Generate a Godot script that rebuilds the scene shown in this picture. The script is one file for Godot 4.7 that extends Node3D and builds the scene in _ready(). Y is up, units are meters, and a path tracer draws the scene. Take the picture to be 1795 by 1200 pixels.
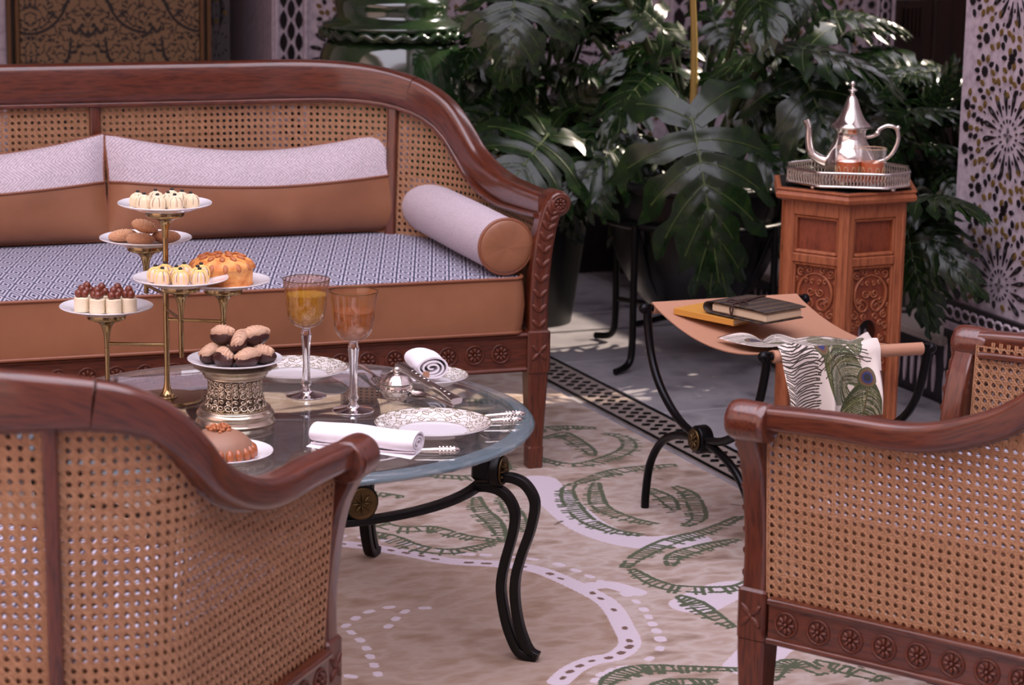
extends Node3D
# A riad patio laid for tea: cane sofa and armchairs round a glass table, plants and zellige behind.

const UP := Vector3.UP
const ROOM_TURN := 0.40
var M := {}
var rng := RandomNumberGenerator.new()


func _ready() -> void:
	rng.seed = 7
	# camera
	var cam := Camera3D.new()
	cam.name = "camera"
	cam.fov = rad_to_deg(2.0 * atan(600.0 / 4400.0))
	cam.near = 0.05
	cam.far = 200.0
	cam.position = Vector3(0, 1.45, 0)
	cam.basis = Basis(Vector3.RIGHT, deg_to_rad(-12.0)) * Basis(Vector3.BACK, deg_to_rad(1.0))
	var lens := CameraAttributesPhysical.new()
	lens.frustum_focal_length = 88.0
	lens.frustum_focus_distance = 4.5
	lens.exposure_aperture = 7.5
	cam.attributes = lens
	add_child(cam)
	# sky and exposure: an open patio under a pale overcast sky
	var env := Environment.new()
	var sky_mat := ProceduralSkyMaterial.new()
	sky_mat.sky_top_color = Color(0.91, 0.88, 0.945)
	sky_mat.sky_horizon_color = Color(0.94, 0.88, 0.92)
	sky_mat.ground_bottom_color = Color(0.45, 0.38, 0.36)
	sky_mat.ground_horizon_color = Color(0.6, 0.52, 0.5)
	sky_mat.sky_energy_multiplier = 1.0
	var sky := Sky.new()
	sky.sky_material = sky_mat
	env.background_mode = Environment.BG_SKY
	env.sky = sky
	env.background_energy_multiplier = 5.4
	env.tonemap_mode = Environment.TONE_MAPPER_LINEAR
	env.tonemap_exposure = 1.0
	env.sdfgi_enabled = true
	env.ssao_enabled = true
	env.ssil_enabled = true
	var we := WorldEnvironment.new()
	we.name = "sky"
	we.environment = env
	add_child(we)
	var sun := DirectionalLight3D.new()
	sun.name = "sun"
	sun.light_color = Color(1.0, 0.92, 0.84)
	sun.light_energy = SUN_ENERGY
	sun.light_angular_distance = 0.6
	sun.shadow_enabled = true
	sun.sky_mode = DirectionalLight3D.SKY_MODE_LIGHT_ONLY
	sun.basis = Basis.looking_at(room(-1.12, -1.0, 0.18).normalized(), UP)
	add_child(sun)
	materials()
	build_room()
	build_floor()
	build_rug()
	build_urn()
	build_plants()
	build_sofa()
	build_chairs()
	build_octagonal_table()
	build_stool()
	build_table()
	build_tableware()
	build_sweets()


const SUN_ENERGY := 3.0


# ------------------------------------------------------------------ mesh building
class Shape:
	var v := PackedVector3Array()
	var n := PackedVector3Array()
	var t := PackedVector2Array()
	var c := PackedColorArray()
	var ix := PackedInt32Array()
	var tint := Color(1, 1, 1)

	# a smooth patch; ctr: a point inside the solid it bounds
	func patch(p: PackedVector3Array, uv: PackedVector2Array, idx: PackedInt32Array, ctr: Vector3, hint := 0) -> void:
		var sum := 0.0
		var nn := PackedVector3Array()
		nn.resize(p.size())
		for k in range(0, idx.size(), 3):
			var a := p[idx[k]]
			var b := p[idx[k + 1]]
			var d := p[idx[k + 2]]
			var f := (d - a).cross(b - a)
			sum += f.dot((a + b + d) / 3.0 - ctr)
			nn[idx[k]] += f
			nn[idx[k + 1]] += f
			nn[idx[k + 2]] += f
		var flip := sum < 0.0 if hint == 0 else hint < 0
		var base := v.size()
		v.append_array(p)
		t.append_array(uv)
		for k in p.size():
			var q := nn[k].normalized()
			n.append(-q if flip else q)
			c.append(tint)
		for k in range(0, idx.size(), 3):
			ix.append(base + idx[k])
			ix.append(base + (idx[k + 2] if flip else idx[k + 1]))
			ix.append(base + (idx[k + 1] if flip else idx[k + 2]))

	# rows of points, equally long; cv: each row closes on itself; cu: the last row meets the first
	func grid(rows: Array, ctr: Vector3, cv := false, cu := false, hint := 0, us := 1.0, vs := 1.0) -> void:
		var nr := rows.size()
		var nc: int = rows[0].size()
		var p := PackedVector3Array()
		var uv := PackedVector2Array()
		var u := 0.0
		for i in nr:
			var r: PackedVector3Array = rows[i]
			if i > 0:
				u += r[0].distance_to(rows[i - 1][0])
			var w := 0.0
			for j in nc:
				if j > 0:
					w += r[j].distance_to(r[j - 1])
				p.append(r[j])
				uv.append(Vector2(u * us, w * vs))
		var idx := PackedInt32Array()
		for i in (nr if cu else nr - 1):
			var i2 := (i + 1) % nr
			for j in (nc if cv else nc - 1):
				var j2 := (j + 1) % nc
				var a := i * nc + j
				var b := i * nc + j2
				var d := i2 * nc + j
				var e := i2 * nc + j2
				idx.append_array([a, b, e, a, e, d])
		patch(p, uv, idx, ctr, hint)

	func fan(ring: PackedVector3Array, ctr: Vector3, bulge := Vector3.ZERO) -> void:
		var p := ring.duplicate()
		var uv := PackedVector2Array()
		var mid := Vector3.ZERO
		for q in ring:
			mid += q
		mid /= ring.size()
		var e1 := (ring[0] - mid).normalized()
		var nrm := (ring[0] - mid).cross(ring[1] - mid).normalized()
		var e2 := nrm.cross(e1)
		for q in ring:
			uv.append(Vector2((q - mid).dot(e1), (q - mid).dot(e2)))
		p.append(mid + bulge)
		uv.append(Vector2.ZERO)
		var idx := PackedInt32Array()
		for k in ring.size():
			idx.append_array([ring.size(), k, (k + 1) % ring.size()])
		patch(p, uv, idx, ctr)

	# a convex or simple flat polygon given as rings of equal size, faces flat
	func flat_loft(rings: Array, cap := true) -> void:
		var mid := Vector3.ZERO
		for r in rings:
			for q in r:
				mid += q
		mid /= rings.size() * rings[0].size()
		var m: int = rings[0].size()
		for i in rings.size() - 1:
			for j in m:
				var k := (j + 1) % m
				quad(rings[i][j], rings[i][k], rings[i + 1][k], rings[i + 1][j], mid)
		if cap:
			fan(rings[0], mid)
			fan(rings[-1], mid)

	func quad(a: Vector3, b: Vector3, d: Vector3, e: Vector3, ctr: Vector3) -> void:
		var w := a.distance_to(b)
		var h := a.distance_to(e)
		patch(PackedVector3Array([a, b, d, e]), PackedVector2Array([Vector2(0, 0), Vector2(w, 0), Vector2(w, h), Vector2(0, h)]), PackedInt32Array([0, 1, 2, 0, 2, 3]), ctr)

	func box(mid: Vector3, size: Vector3, bev := 0.004, turn := Basis.IDENTITY) -> void:
		var h := size / 2.0
		bev = minf(bev, minf(h.x, minf(h.y, h.z)) * 0.9)
		var rings := []
		for s in [[-h.y, bev], [-h.y + bev, 0.0], [h.y - bev, 0.0], [h.y, bev]]:
			var ring := PackedVector3Array()
			var x: float = h.x - s[1]
			var z: float = h.z - s[1]
			var y: float = s[0]
			var k := bev if s[1] == 0.0 else bev * 0.4
			for q in [[x - k, z], [x, z - k], [x, -z + k], [x - k, -z], [-x + k, -z], [-x, -z + k], [-x, z - k], [-x + k, z]]:
				ring.append(mid + turn * Vector3(q[0], y, q[1]))
			rings.append(ring)
		flat_loft(rings)

	# profile: Vector2(radius, height); a repeated point makes a crease; at: its place
	func lathe(profile: Array, seg := 32, at := Transform3D.IDENTITY, closed := false, ripple := 0.0, lobes := 0) -> void:
		var area := 0.0
		var m := profile.size()
		for k in m:
			var a: Vector2 = profile[k]
			var b: Vector2 = profile[(k + 1) % m]
			area += a.x * b.y - b.x * a.y
		var runs := [[]]
		var pts := profile.duplicate()
		if closed:
			pts.append(profile[0])
		for k in pts.size():
			if k > 0 and pts[k].distance_to(pts[k - 1]) < 1e-7:
				runs.append([])
			runs[-1].append(pts[k])
		for run in runs:
			if run.size() < 2:
				continue
			var p := PackedVector3Array()
			var uv := PackedVector2Array()
			var w := 0.0
			for i in run.size():
				var q: Vector2 = run[i]
				if i > 0:
					w += q.distance_to(run[i - 1])
				for j in seg + 1:
					var ang := TAU * j / seg
					var r := q.x * (1.0 + ripple * cos(ang * lobes))
					p.append(at * Vector3(r * cos(ang), q.y, r * sin(ang)))
					uv.append(Vector2(float(j) / seg, w))
			var idx := PackedInt32Array()
			for i in run.size() - 1:
				for j in seg:
					var a: int = i * (seg + 1) + j
					var b: int = a + seg + 1
					idx.append_array([a, b, b + 1, a, b + 1, a + 1])
			var start := n.size()
			patch(p, uv, idx, Vector3.ZERO, (1 if area < 0.0 else -1) * (1 if at.basis.determinant() > 0 else -1) * LATHE)
			for i in run.size():  # the seam
				var a: int = start + i * (seg + 1)
				var s := (n[a] + n[a + seg]).normalized()
				n[a] = s
				n[a + seg] = s

	const LATHE := -1

	# a section swept along a path; section: Array of Vector2 (side, up); sides: the side direction at each point; sizes: Vector2 scale at each point
	func sweep(path: PackedVector3Array, section: Array, sides: Array, sizes: Array, caps := true, close := false, us := 1.0) -> void:
		var m := path.size()
		var ns := section.size()
		var p := PackedVector3Array()
		var uv := PackedVector2Array()
		var u := 0.0
		var around := 0.0
		var idx := PackedInt32Array()
		var sum := 0.0
		for i in m:
			var a: Vector3 = path[(i - 1 + m) % m] if close else path[maxi(i - 1, 0)]
			var b: Vector3 = path[(i + 1) % m] if close else path[mini(i + 1, m - 1)]
			var tan := (b - a).normalized()
			var side: Vector3 = sides[i] if sides.size() == m else sides[0]
			side = (side - tan * side.dot(tan)).normalized()
			var up := side.cross(tan)
			if up.y < 0.0 and sides.size() == 1 and absf(tan.y) < 0.5:
				up = -up
			var sz: Vector2 = sizes[i] if sizes.size() == m else sizes[0]
			if i > 0:
				u += path[i].distance_to(path[i - 1])
			around = 0.0
			for j in ns + 1:
				var q: Vector2 = section[j % ns]
				if j > 0:
					around += (q * sz).distance_to(section[j - 1] * sz)
				p.append(path[i] + side * q.x * sz.x + up * q.y * sz.y)
				uv.append(Vector2(u * us, around))
		for i in (m if close else m - 1):
			var i2 := (i + 1) % m
			for j in ns:
				var a := i * (ns + 1) + j
				var b := i2 * (ns + 1) + j
				idx.append_array([a, b, b + 1, a, b + 1, a + 1])
				var f := (p[b + 1] - p[a]).cross(p[b] - p[a])
				sum += f.dot((p[a] + p[b + 1]) / 2.0 - (path[i] + path[i2]) / 2.0)
		var start := n.size()
		patch(p, uv, idx, Vector3.ZERO, 1 if sum > 0 else -1)
		for i in m:
			var a := start + i * (ns + 1)
			var s := (n[a] + n[a + ns]).normalized()
			n[a] = s
			n[a + ns] = s
		if caps and not close:
			fan(p.slice(0, ns), path[1])
			fan(p.slice((m - 1) * (ns + 1), (m - 1) * (ns + 1) + ns), path[m - 2])

	func tube(path: PackedVector3Array, r, seg := 8, caps := true, close := false, squash := 1.0) -> void:
		var sec := []
		for j in seg:
			sec.append(Vector2(cos(TAU * j / seg), sin(TAU * j / seg) * squash))
		var sizes := []
		var sides := []
		var tan := (path[1] - path[0]).normalized()
		var side := tan.cross(UP if absf(tan.y) < 0.9 else Vector3.RIGHT).normalized()
		for i in path.size():
			var a := path[maxi(i - 1, 0)]
			var b := path[mini(i + 1, path.size() - 1)]
			tan = (b - a).normalized()
			side = (side - tan * side.dot(tan)).normalized()
			sides.append(side)
			var q: float = r[i] if r is Array or r is PackedFloat32Array else r
			sizes.append(Vector2(q, q))
		sweep(path, sec, sides, sizes, caps, close)

	func ball(at: Transform3D, seg := 12, rows := 8, rough := 0.0, seed := 0) -> void:
		var noise := FastNoiseLite.new()
		noise.seed = seed
		noise.frequency = 1.6
		var p := PackedVector3Array()
		var uv := PackedVector2Array()
		var idx := PackedInt32Array()
		for i in rows + 1:
			var la := PI * i / rows
			for j in seg:
				var lo := TAU * j / seg
				var q := Vector3(sin(la) * cos(lo), cos(la), sin(la) * sin(lo))
				if rough > 0.0:
					q *= 1.0 + rough * noise.get_noise_3dv(q)
				p.append(at * q)
				uv.append(Vector2(float(j) / seg, float(i) / rows))
		for i in rows:
			for j in seg:
				var k := (j + 1) % seg
				idx.append_array([i * seg + j, i * seg + k, (i + 1) * seg + k, i * seg + j, (i + 1) * seg + k, (i + 1) * seg + j])
		patch(p, uv, idx, at.origin)

	# a flat polygon pushed out: points in the plane of x and y of AT, depth along its z
	func prism(poly: PackedVector2Array, depth: float, at := Transform3D.IDENTITY, inset := 0.0) -> void:
		var front := poly
		if inset > 0.0:
			var mid := Vector2.ZERO
			for q in poly:
				mid += q
			mid /= poly.size()
			front = PackedVector2Array()
			for q in poly:
				front.append(q - (q - mid).normalized() * inset)
		var a := PackedVector3Array()
		var b := PackedVector3Array()
		var ua := PackedVector2Array()
		var ub := PackedVector2Array()
		for k in poly.size():
			a.append(at * Vector3(poly[k].x, poly[k].y, 0))
			b.append(at * Vector3(front[k].x, front[k].y, depth))
			ua.append(poly[k])
			ub.append(front[k])
		var tri := Geometry2D.triangulate_polygon(front)
		if tri.is_empty():
			return
		var mid3 := at * Vector3(0, 0, depth / 2.0)
		var dirz := (at.basis * Vector3(0, 0, depth))
		patch(b, ub, tri, b[0] - dirz)
		patch(a, ua, tri, a[0] + dirz)
		var cw := Geometry2D.is_polygon_clockwise(poly)
		for k in poly.size():
			var l := (k + 1) % poly.size()
			var edge := at.basis * Vector3(poly[l].x - poly[k].x, poly[l].y - poly[k].y, 0)
			var outw := edge.cross(dirz) * (-1.0 if cw else 1.0)
			quad(a[k], a[l], b[l], b[k], (a[k] + b[l]) / 2.0 - outw.normalized() * 0.001)

	func mesh(m: Material) -> ArrayMesh:
		var arr := []
		arr.resize(Mesh.ARRAY_MAX)
		arr[Mesh.ARRAY_VERTEX] = v
		arr[Mesh.ARRAY_NORMAL] = n
		arr[Mesh.ARRAY_TEX_UV] = t
		arr[Mesh.ARRAY_COLOR] = c
		arr[Mesh.ARRAY_INDEX] = ix
		var am := ArrayMesh.new()
		am.add_surface_from_arrays(Mesh.PRIMITIVE_TRIANGLES, arr)
		am.surface_set_material(0, m)
		return am


# ------------------------------------------------------------------ things and parts
var taken := {}


func numbered(called: String) -> String:
	var k: int = taken.get(called, 0)
	taken[called] = k + 1
	return called if k == 0 else "%s_%03d" % [called, k]


func tag(o: Node3D, label: String, category: String, group := "") -> Node3D:
	o.set_meta("label", label)
	o.set_meta("category", category)
	if group:
		o.set_meta("group", group)
	return o


func thing(called: String, label: String, category: String, at := Vector3.ZERO, turn := 0.0, group := "") -> Node3D:
	var o := Node3D.new()
	o.name = numbered(called)
	add_child(o, true)
	o.position = at
	o.rotation.y = turn
	return tag(o, label, category, group)


func part(called: String, s, m: Material, parent: Node, at := Transform3D.IDENTITY) -> MeshInstance3D:
	var o := MeshInstance3D.new()
	o.mesh = s.mesh(m) if s is Shape else s
	var key := str(parent.get_instance_id()) + called
	var k: int = taken.get(key, 0)
	taken[key] = k + 1
	o.name = called if k == 0 else "%s_%03d" % [called, k]
	o.material_override = null
	parent.add_child(o, true)
	o.transform = at
	return o


func structure(called: String, s: Shape, m: Material, turn := ROOM_TURN) -> MeshInstance3D:
	var o := MeshInstance3D.new()
	o.name = called
	o.mesh = s.mesh(m)
	add_child(o, true)
	o.rotation.y = turn
	o.set_meta("kind", "structure")
	return o


func copy(o: Node3D, label: String, at: Vector3, turn := 0.0) -> Node3D:
	var c := o.duplicate()
	c.name = numbered(str(o.name).rstrip("0123456789").rstrip("_"))
	add_child(c, true)
	c.position = at
	c.rotation.y = turn
	c.set_meta("label", label)
	return c


func room(u: float, y: float, w: float) -> Vector3:
	return Vector3(u * cos(ROOM_TURN) + w * sin(ROOM_TURN), y, -u * sin(ROOM_TURN) + w * cos(ROOM_TURN))


func pv3(a: Array) -> PackedVector3Array:
	return PackedVector3Array(a)


# a smooth curve through points
func curve3(pts: Array, per := 6) -> PackedVector3Array:
	var out := PackedVector3Array()
	var m := pts.size()
	for i in m - 1:
		var a: Vector3 = pts[maxi(i - 1, 0)]
		var b: Vector3 = pts[i]
		var d: Vector3 = pts[i + 1]
		var e: Vector3 = pts[mini(i + 2, m - 1)]
		for k in per:
			out.append(b.cubic_interpolate(d, a, e, float(k) / per))
	out.append(pts[-1])
	return out


func curve2(pts: Array, per := 6) -> Array:
	var out := []
	var m := pts.size()
	for i in m - 1:
		var a: Vector2 = pts[maxi(i - 1, 0)]
		var b: Vector2 = pts[i]
		var d: Vector2 = pts[i + 1]
		var e: Vector2 = pts[mini(i + 2, m - 1)]
		for k in per:
			out.append(b.cubic_interpolate(d, a, e, float(k) / per))
	out.append(pts[-1])
	return out


func soft_rect(power := 0.45, m := 20) -> Array:
	var out := []
	for k in m:
		var a := TAU * (k + 0.5) / m
		out.append(Vector2(0.5 * signf(cos(a)) * pow(absf(cos(a)), power), 0.5 * signf(sin(a)) * pow(absf(sin(a)), power)))
	return out


func look(at: Vector3, z: Vector3, y := UP, size := Vector3.ONE) -> Transform3D:
	z = z.normalized()
	var x := y.cross(z)
	if x.length() < 0.01:
		x = Vector3.RIGHT.cross(z)
	x = x.normalized()
	return Transform3D(Basis(x * size.x, z.cross(x) * size.y, z * size.z), at)


func stuff(o: Node3D) -> void:
	o.set_meta("kind", "stuff")


# ------------------------------------------------------------------ materials
func ramp_tex(colors: Array, freq: float, seed: int, size := 512, octaves := 4, kind := FastNoiseLite.TYPE_SIMPLEX_SMOOTH) -> NoiseTexture2D:
	var noise := FastNoiseLite.new()
	noise.seed = seed
	noise.frequency = freq
	noise.noise_type = kind
	noise.fractal_octaves = octaves
	var g := Gradient.new()
	g.offsets = PackedFloat32Array()
	var offs := PackedFloat32Array()
	var cols := PackedColorArray()
	for k in colors.size():
		offs.append(float(k) / (colors.size() - 1))
		cols.append(colors[k])
	g.offsets = offs
	g.colors = cols
	var t := NoiseTexture2D.new()
	t.width = size
	t.height = size
	t.seamless = true
	t.noise = noise
	t.color_ramp = g
	return t


func mat(called: String, color: Color, rough := 0.5, metal := 0.0, opts := {}) -> StandardMaterial3D:
	var m := StandardMaterial3D.new()
	m.resource_name = called
	m.albedo_color = color
	m.roughness = rough
	m.metallic = metal
	for k in opts:
		m.set(k, opts[k])
	M[called] = m
	return m


func materials() -> void:
	var one := Color(1, 1, 1)
	# woods: grain runs along u
	var grain := ramp_tex([Color(0.185, 0.078, 0.042), Color(0.31, 0.142, 0.082), Color(0.38, 0.18, 0.105), Color(0.25, 0.105, 0.06), Color(0.415, 0.20, 0.12)], 0.012, 3, 512, 5)
	mat("mahogany", one, 0.3, 0.0, {"albedo_texture": grain, "uv1_scale": Vector3(1.3, 14.0, 1), "clearcoat_enabled": true, "clearcoat": 0.6, "clearcoat_roughness": 0.10})
	mat("mahogany_block", one, 0.36, 0.0, {"albedo_texture": grain, "uv1_triplanar": true, "uv1_scale": Vector3(12, 1.3, 12), "clearcoat_enabled": true, "clearcoat": 0.3, "clearcoat_roughness": 0.25})
	mat("mahogany_rail", one, 0.42, 0.0, {"albedo_texture": grain, "uv1_triplanar": true, "uv1_scale": Vector3(1.3, 12, 12)})
	var grain2 := ramp_tex([Color(0.40, 0.20, 0.11), Color(0.55, 0.305, 0.18), Color(0.62, 0.365, 0.225), Color(0.48, 0.255, 0.145)], 0.011, 9, 512, 5)
	mat("cedar", one, 0.42, 0.0, {"albedo_texture": grain2, "uv1_triplanar": true, "uv1_scale": Vector3(11, 1.4, 11)})
	mat("cedar_panel", Color(0.82, 0.7, 0.68), 0.45, 0.0, {"albedo_texture": grain2, "uv1_triplanar": true, "uv1_scale": Vector3(7, 2.2, 7)})
	mat("cane", one, 0.55, 0.0, {"albedo_texture": ramp_tex([Color(0.54, 0.38, 0.26), Color(0.655, 0.485, 0.35), Color(0.72, 0.55, 0.41)], 0.02, 5, 256), "uv1_scale": Vector3(6, 60, 1), "cull_mode": BaseMaterial3D.CULL_DISABLED})
	# cloths
	var weave := Image.create(64, 64, false, Image.FORMAT_RGB8)
	for y in 64:
		for x in 64:
			var k := 0.80 + 0.14 * sin(x * PI / 2.0 + y * PI / 2.0 * (1 if (x / 16) % 2 else -1)) + rng.randf_range(-0.08, 0.08)
			weave.set_pixel(x, y, Color(k, k, k))
	var weave_tex := ImageTexture.create_from_image(weave)
	mat("linen", Color(0.93, 0.87, 0.90), 0.9, 0.0, {"albedo_texture": weave_tex, "uv1_scale": Vector3(7, 7, 1), "rim_enabled": true, "rim": 0.25})
	mat("white_cloth", Color(0.93, 0.91, 0.93), 0.9, 0.0, {"cull_mode": BaseMaterial3D.CULL_DISABLED, "rim_enabled": true, "rim": 0.2})
	mat("leather", one, 0.42, 0.0, {"albedo_texture": ramp_tex([Color(0.49, 0.32, 0.215), Color(0.545, 0.36, 0.25), Color(0.59, 0.40, 0.28)], 0.006, 12, 512, 5), "uv1_scale": Vector3(1.2, 1.2, 1)})
	mat("piping", Color(0.50, 0.30, 0.20), 0.45)
	mat("tan_hide", Color(0.69, 0.51, 0.40), 0.6, 0.0, {"cull_mode": BaseMaterial3D.CULL_DISABLED})
	var dia := Image.create(32, 32, false, Image.FORMAT_RGB8)
	for y in 32:
		for x in 32:
			var d := absi(x - 16) + absi(y - 16)
			d = d if d <= 16 else 32 - d
			var cc := Color(0.76, 0.74, 0.79)
			if d >= 15 or (d >= 8 and d <= 10) or d <= 3:
				cc = Color(0.15, 0.18, 0.26)
			dia.set_pixel(x, y, cc)
	mat("diamond_cloth", one, 0.85, 0.0, {"albedo_texture": ImageTexture.create_from_image(dia), "uv1_scale": Vector3(25, 8.0, 1)})
	# metals
	mat("brass", Color(0.66, 0.565, 0.40), 0.17, 1.0)
	mat("silver", Color(0.88, 0.86, 0.83), 0.15, 1.0)
	mat("old_silver", Color(0.80, 0.76, 0.68), 0.24, 1.0)
	mat("tray_silver", Color(0.70, 0.66, 0.60), 0.3, 1.0)
	mat("iron", Color(0.035, 0.032, 0.033), 0.42, 0.5)
	mat("bronze", Color(0.36, 0.29, 0.18), 0.4, 0.9)
	mat("steel_iron", Color(0.10, 0.10, 0.11), 0.3, 0.8)
	# glass
	mat("table_glass", Color(0.45, 0.56, 0.58, 0.035), 0.01, 0.0, {"transparency": BaseMaterial3D.TRANSPARENCY_ALPHA})
	mat("table_glass_edge", Color(0.42, 0.50, 0.53, 0.5), 0.06, 0.0, {"transparency": BaseMaterial3D.TRANSPARENCY_ALPHA})
	mat("clear_glass", Color(0.97, 0.97, 0.98, 0.0), 0.0, 0.0, {"refraction_enabled": true, "refraction_scale": 0.05})
	mat("amber_glass", Color(0.62, 0.36, 0.08, 0.24), 0.02, 0.0, {"transparency": BaseMaterial3D.TRANSPARENCY_ALPHA})
	mat("amber_glass_pink", Color(0.58, 0.34, 0.08, 0.22), 0.02, 0.0, {"transparency": BaseMaterial3D.TRANSPARENCY_ALPHA})
	mat("yellow_wine", Color(0.92, 0.72, 0.10, 0.42), 0.0, 0.0, {"transparency": BaseMaterial3D.TRANSPARENCY_ALPHA})
	mat("rose_wine", Color(0.74, 0.38, 0.09, 0.36), 0.0, 0.0, {"transparency": BaseMaterial3D.TRANSPARENCY_ALPHA})
	mat("tea", Color(0.78, 0.35, 0.06, 0.90), 0.0, 0.0, {"transparency": BaseMaterial3D.TRANSPARENCY_ALPHA})
	mat("tumbler_glass", Color(0.85, 0.82, 0.78, 0.03), 0.02, 0.0, {"transparency": BaseMaterial3D.TRANSPARENCY_ALPHA})
	mat("moulded_glass", Color(0.9, 0.75, 0.55, 0.5), 0.05, 0.0, {"transparency": BaseMaterial3D.TRANSPARENCY_ALPHA})
	# china and food
	mat("china", Color(0.90, 0.89, 0.90), 0.12, 0.0, {"clearcoat_enabled": true, "clearcoat": 0.6, "clearcoat_roughness": 0.05})
	mat("marzipan", Color(0.86, 0.78, 0.64), 0.7)
	mat("cream_icing", Color(0.90, 0.84, 0.72), 0.6)
	mat("yellow_icing", Color(0.93, 0.78, 0.46), 0.55)
	mat("pink_icing", Color(0.88, 0.76, 0.66), 0.55)
	mat("raisin", Color(0.07, 0.05, 0.04), 0.5)
	mat("hazelnut", Color(0.42, 0.17, 0.08), 0.25, 0.0, {"clearcoat_enabled": true, "clearcoat": 0.5})
	mat("biscuit", one, 0.85, 0.0, {"albedo_texture": ramp_tex([Color(0.56, 0.36, 0.22), Color(0.74, 0.54, 0.39), Color(0.85, 0.71, 0.58)], 0.05, 21, 256), "uv1_scale": Vector3(2, 2, 1)})
	mat("crust", one, 0.6, 0.0, {"albedo_texture": ramp_tex([Color(0.72, 0.40, 0.18), Color(0.86, 0.58, 0.30), Color(0.92, 0.70, 0.44)], 0.02, 22, 256), "uv1_scale": Vector3(2, 8, 1)})
	mat("almond", Color(0.66, 0.39, 0.22), 0.5)
	mat("date", one, 0.4, 0.0, {"albedo_texture": ramp_tex([Color(0.10, 0.04, 0.03), Color(0.24, 0.09, 0.06), Color(0.15, 0.06, 0.05)], 0.03, 23, 256), "uv1_scale": Vector3(3, 1, 1)})
	mat("almond_paste", Color(0.76, 0.62, 0.51), 0.85, 0.0)
	mat("praline", Color(0.57, 0.42, 0.33), 0.5)
	mat("caramel_nut", Color(0.60, 0.31, 0.12), 0.2, 0.0, {"clearcoat_enabled": true, "clearcoat": 0.7})
	# plants
	var leaf_tex := ramp_tex([Color(0.055, 0.105, 0.045), Color(0.075, 0.145, 0.06), Color(0.12, 0.19, 0.06)], 0.008, 31, 256)
	mat("leaf", one, 0.25, 0.0, {"albedo_texture": leaf_tex, "uv1_scale": Vector3(3, 3, 1), "cull_mode": BaseMaterial3D.CULL_DISABLED, "backlight_enabled": true, "backlight": Color(0.10, 0.16, 0.03), "metallic_specular": 0.42})
	mat("vein", Color(0.24, 0.30, 0.13), 0.4)
	mat("stem", Color(0.13, 0.17, 0.06), 0.4)
	mat("pale_stem", Color(0.55, 0.45, 0.22), 0.5)
	mat("dark_pot", Color(0.022, 0.024, 0.022), 0.35)
	mat("soil", Color(0.05, 0.035, 0.025), 0.95)
	mat("green_glaze", one, 0.12, 0.0, {"albedo_texture": ramp_tex([Color(0.07, 0.135, 0.07), Color(0.115, 0.195, 0.11), Color(0.17, 0.24, 0.13)], 0.01, 33, 256), "uv1_scale": Vector3(2, 2, 1), "clearcoat_enabled": true, "clearcoat": 1.0, "clearcoat_roughness": 0.06})
	# the building
	mat("plaster", Color(0.74, 0.66, 0.66), 0.85)
	mat("zellige_white", one, 0.32, 0.0, {"albedo_texture": ramp_tex([Color(0.60, 0.55, 0.58), Color(0.69, 0.64, 0.67), Color(0.74, 0.69, 0.71)], 0.02, 41, 256), "uv1_triplanar": true, "uv1_scale": Vector3(6, 6, 6)})
	mat("zellige_dark", Color(0.10, 0.072, 0.085), 0.3)
	mat("shade_walnut", one, 0.5, 0.0, {"albedo_texture": ramp_tex([Color(0.11, 0.065, 0.042), Color(0.17, 0.105, 0.07), Color(0.21, 0.135, 0.09)], 0.012, 71, 256, 4), "uv1_triplanar": true, "uv1_scale": Vector3(8, 1.2, 8)})  # dark brown that stands in for the shade inside the doorway
	mat("zellige_ochre", Color(0.39, 0.305, 0.145), 0.35)
	mat("zellige_grey", Color(0.30, 0.28, 0.285), 0.4)
	mat("marble", one, 0.22, 0.0, {"albedo_texture": ramp_tex([Color(0.40, 0.385, 0.40), Color(0.56, 0.545, 0.56), Color(0.62, 0.605, 0.615), Color(0.51, 0.495, 0.51)], 0.006, 43, 512, 6), "uv1_triplanar": true, "uv1_scale": Vector3(1.2, 1.2, 1.2)})
	mat("black_marble", Color(0.03, 0.025, 0.03), 0.3)
	mat("cream_marble", Color(0.55, 0.50, 0.47), 0.35)


# ------------------------------------------------------------------ the patio's walls
func poly(pts: Array) -> PackedVector2Array:
	return PackedVector2Array(pts)


var tile_mesh := {}


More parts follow.
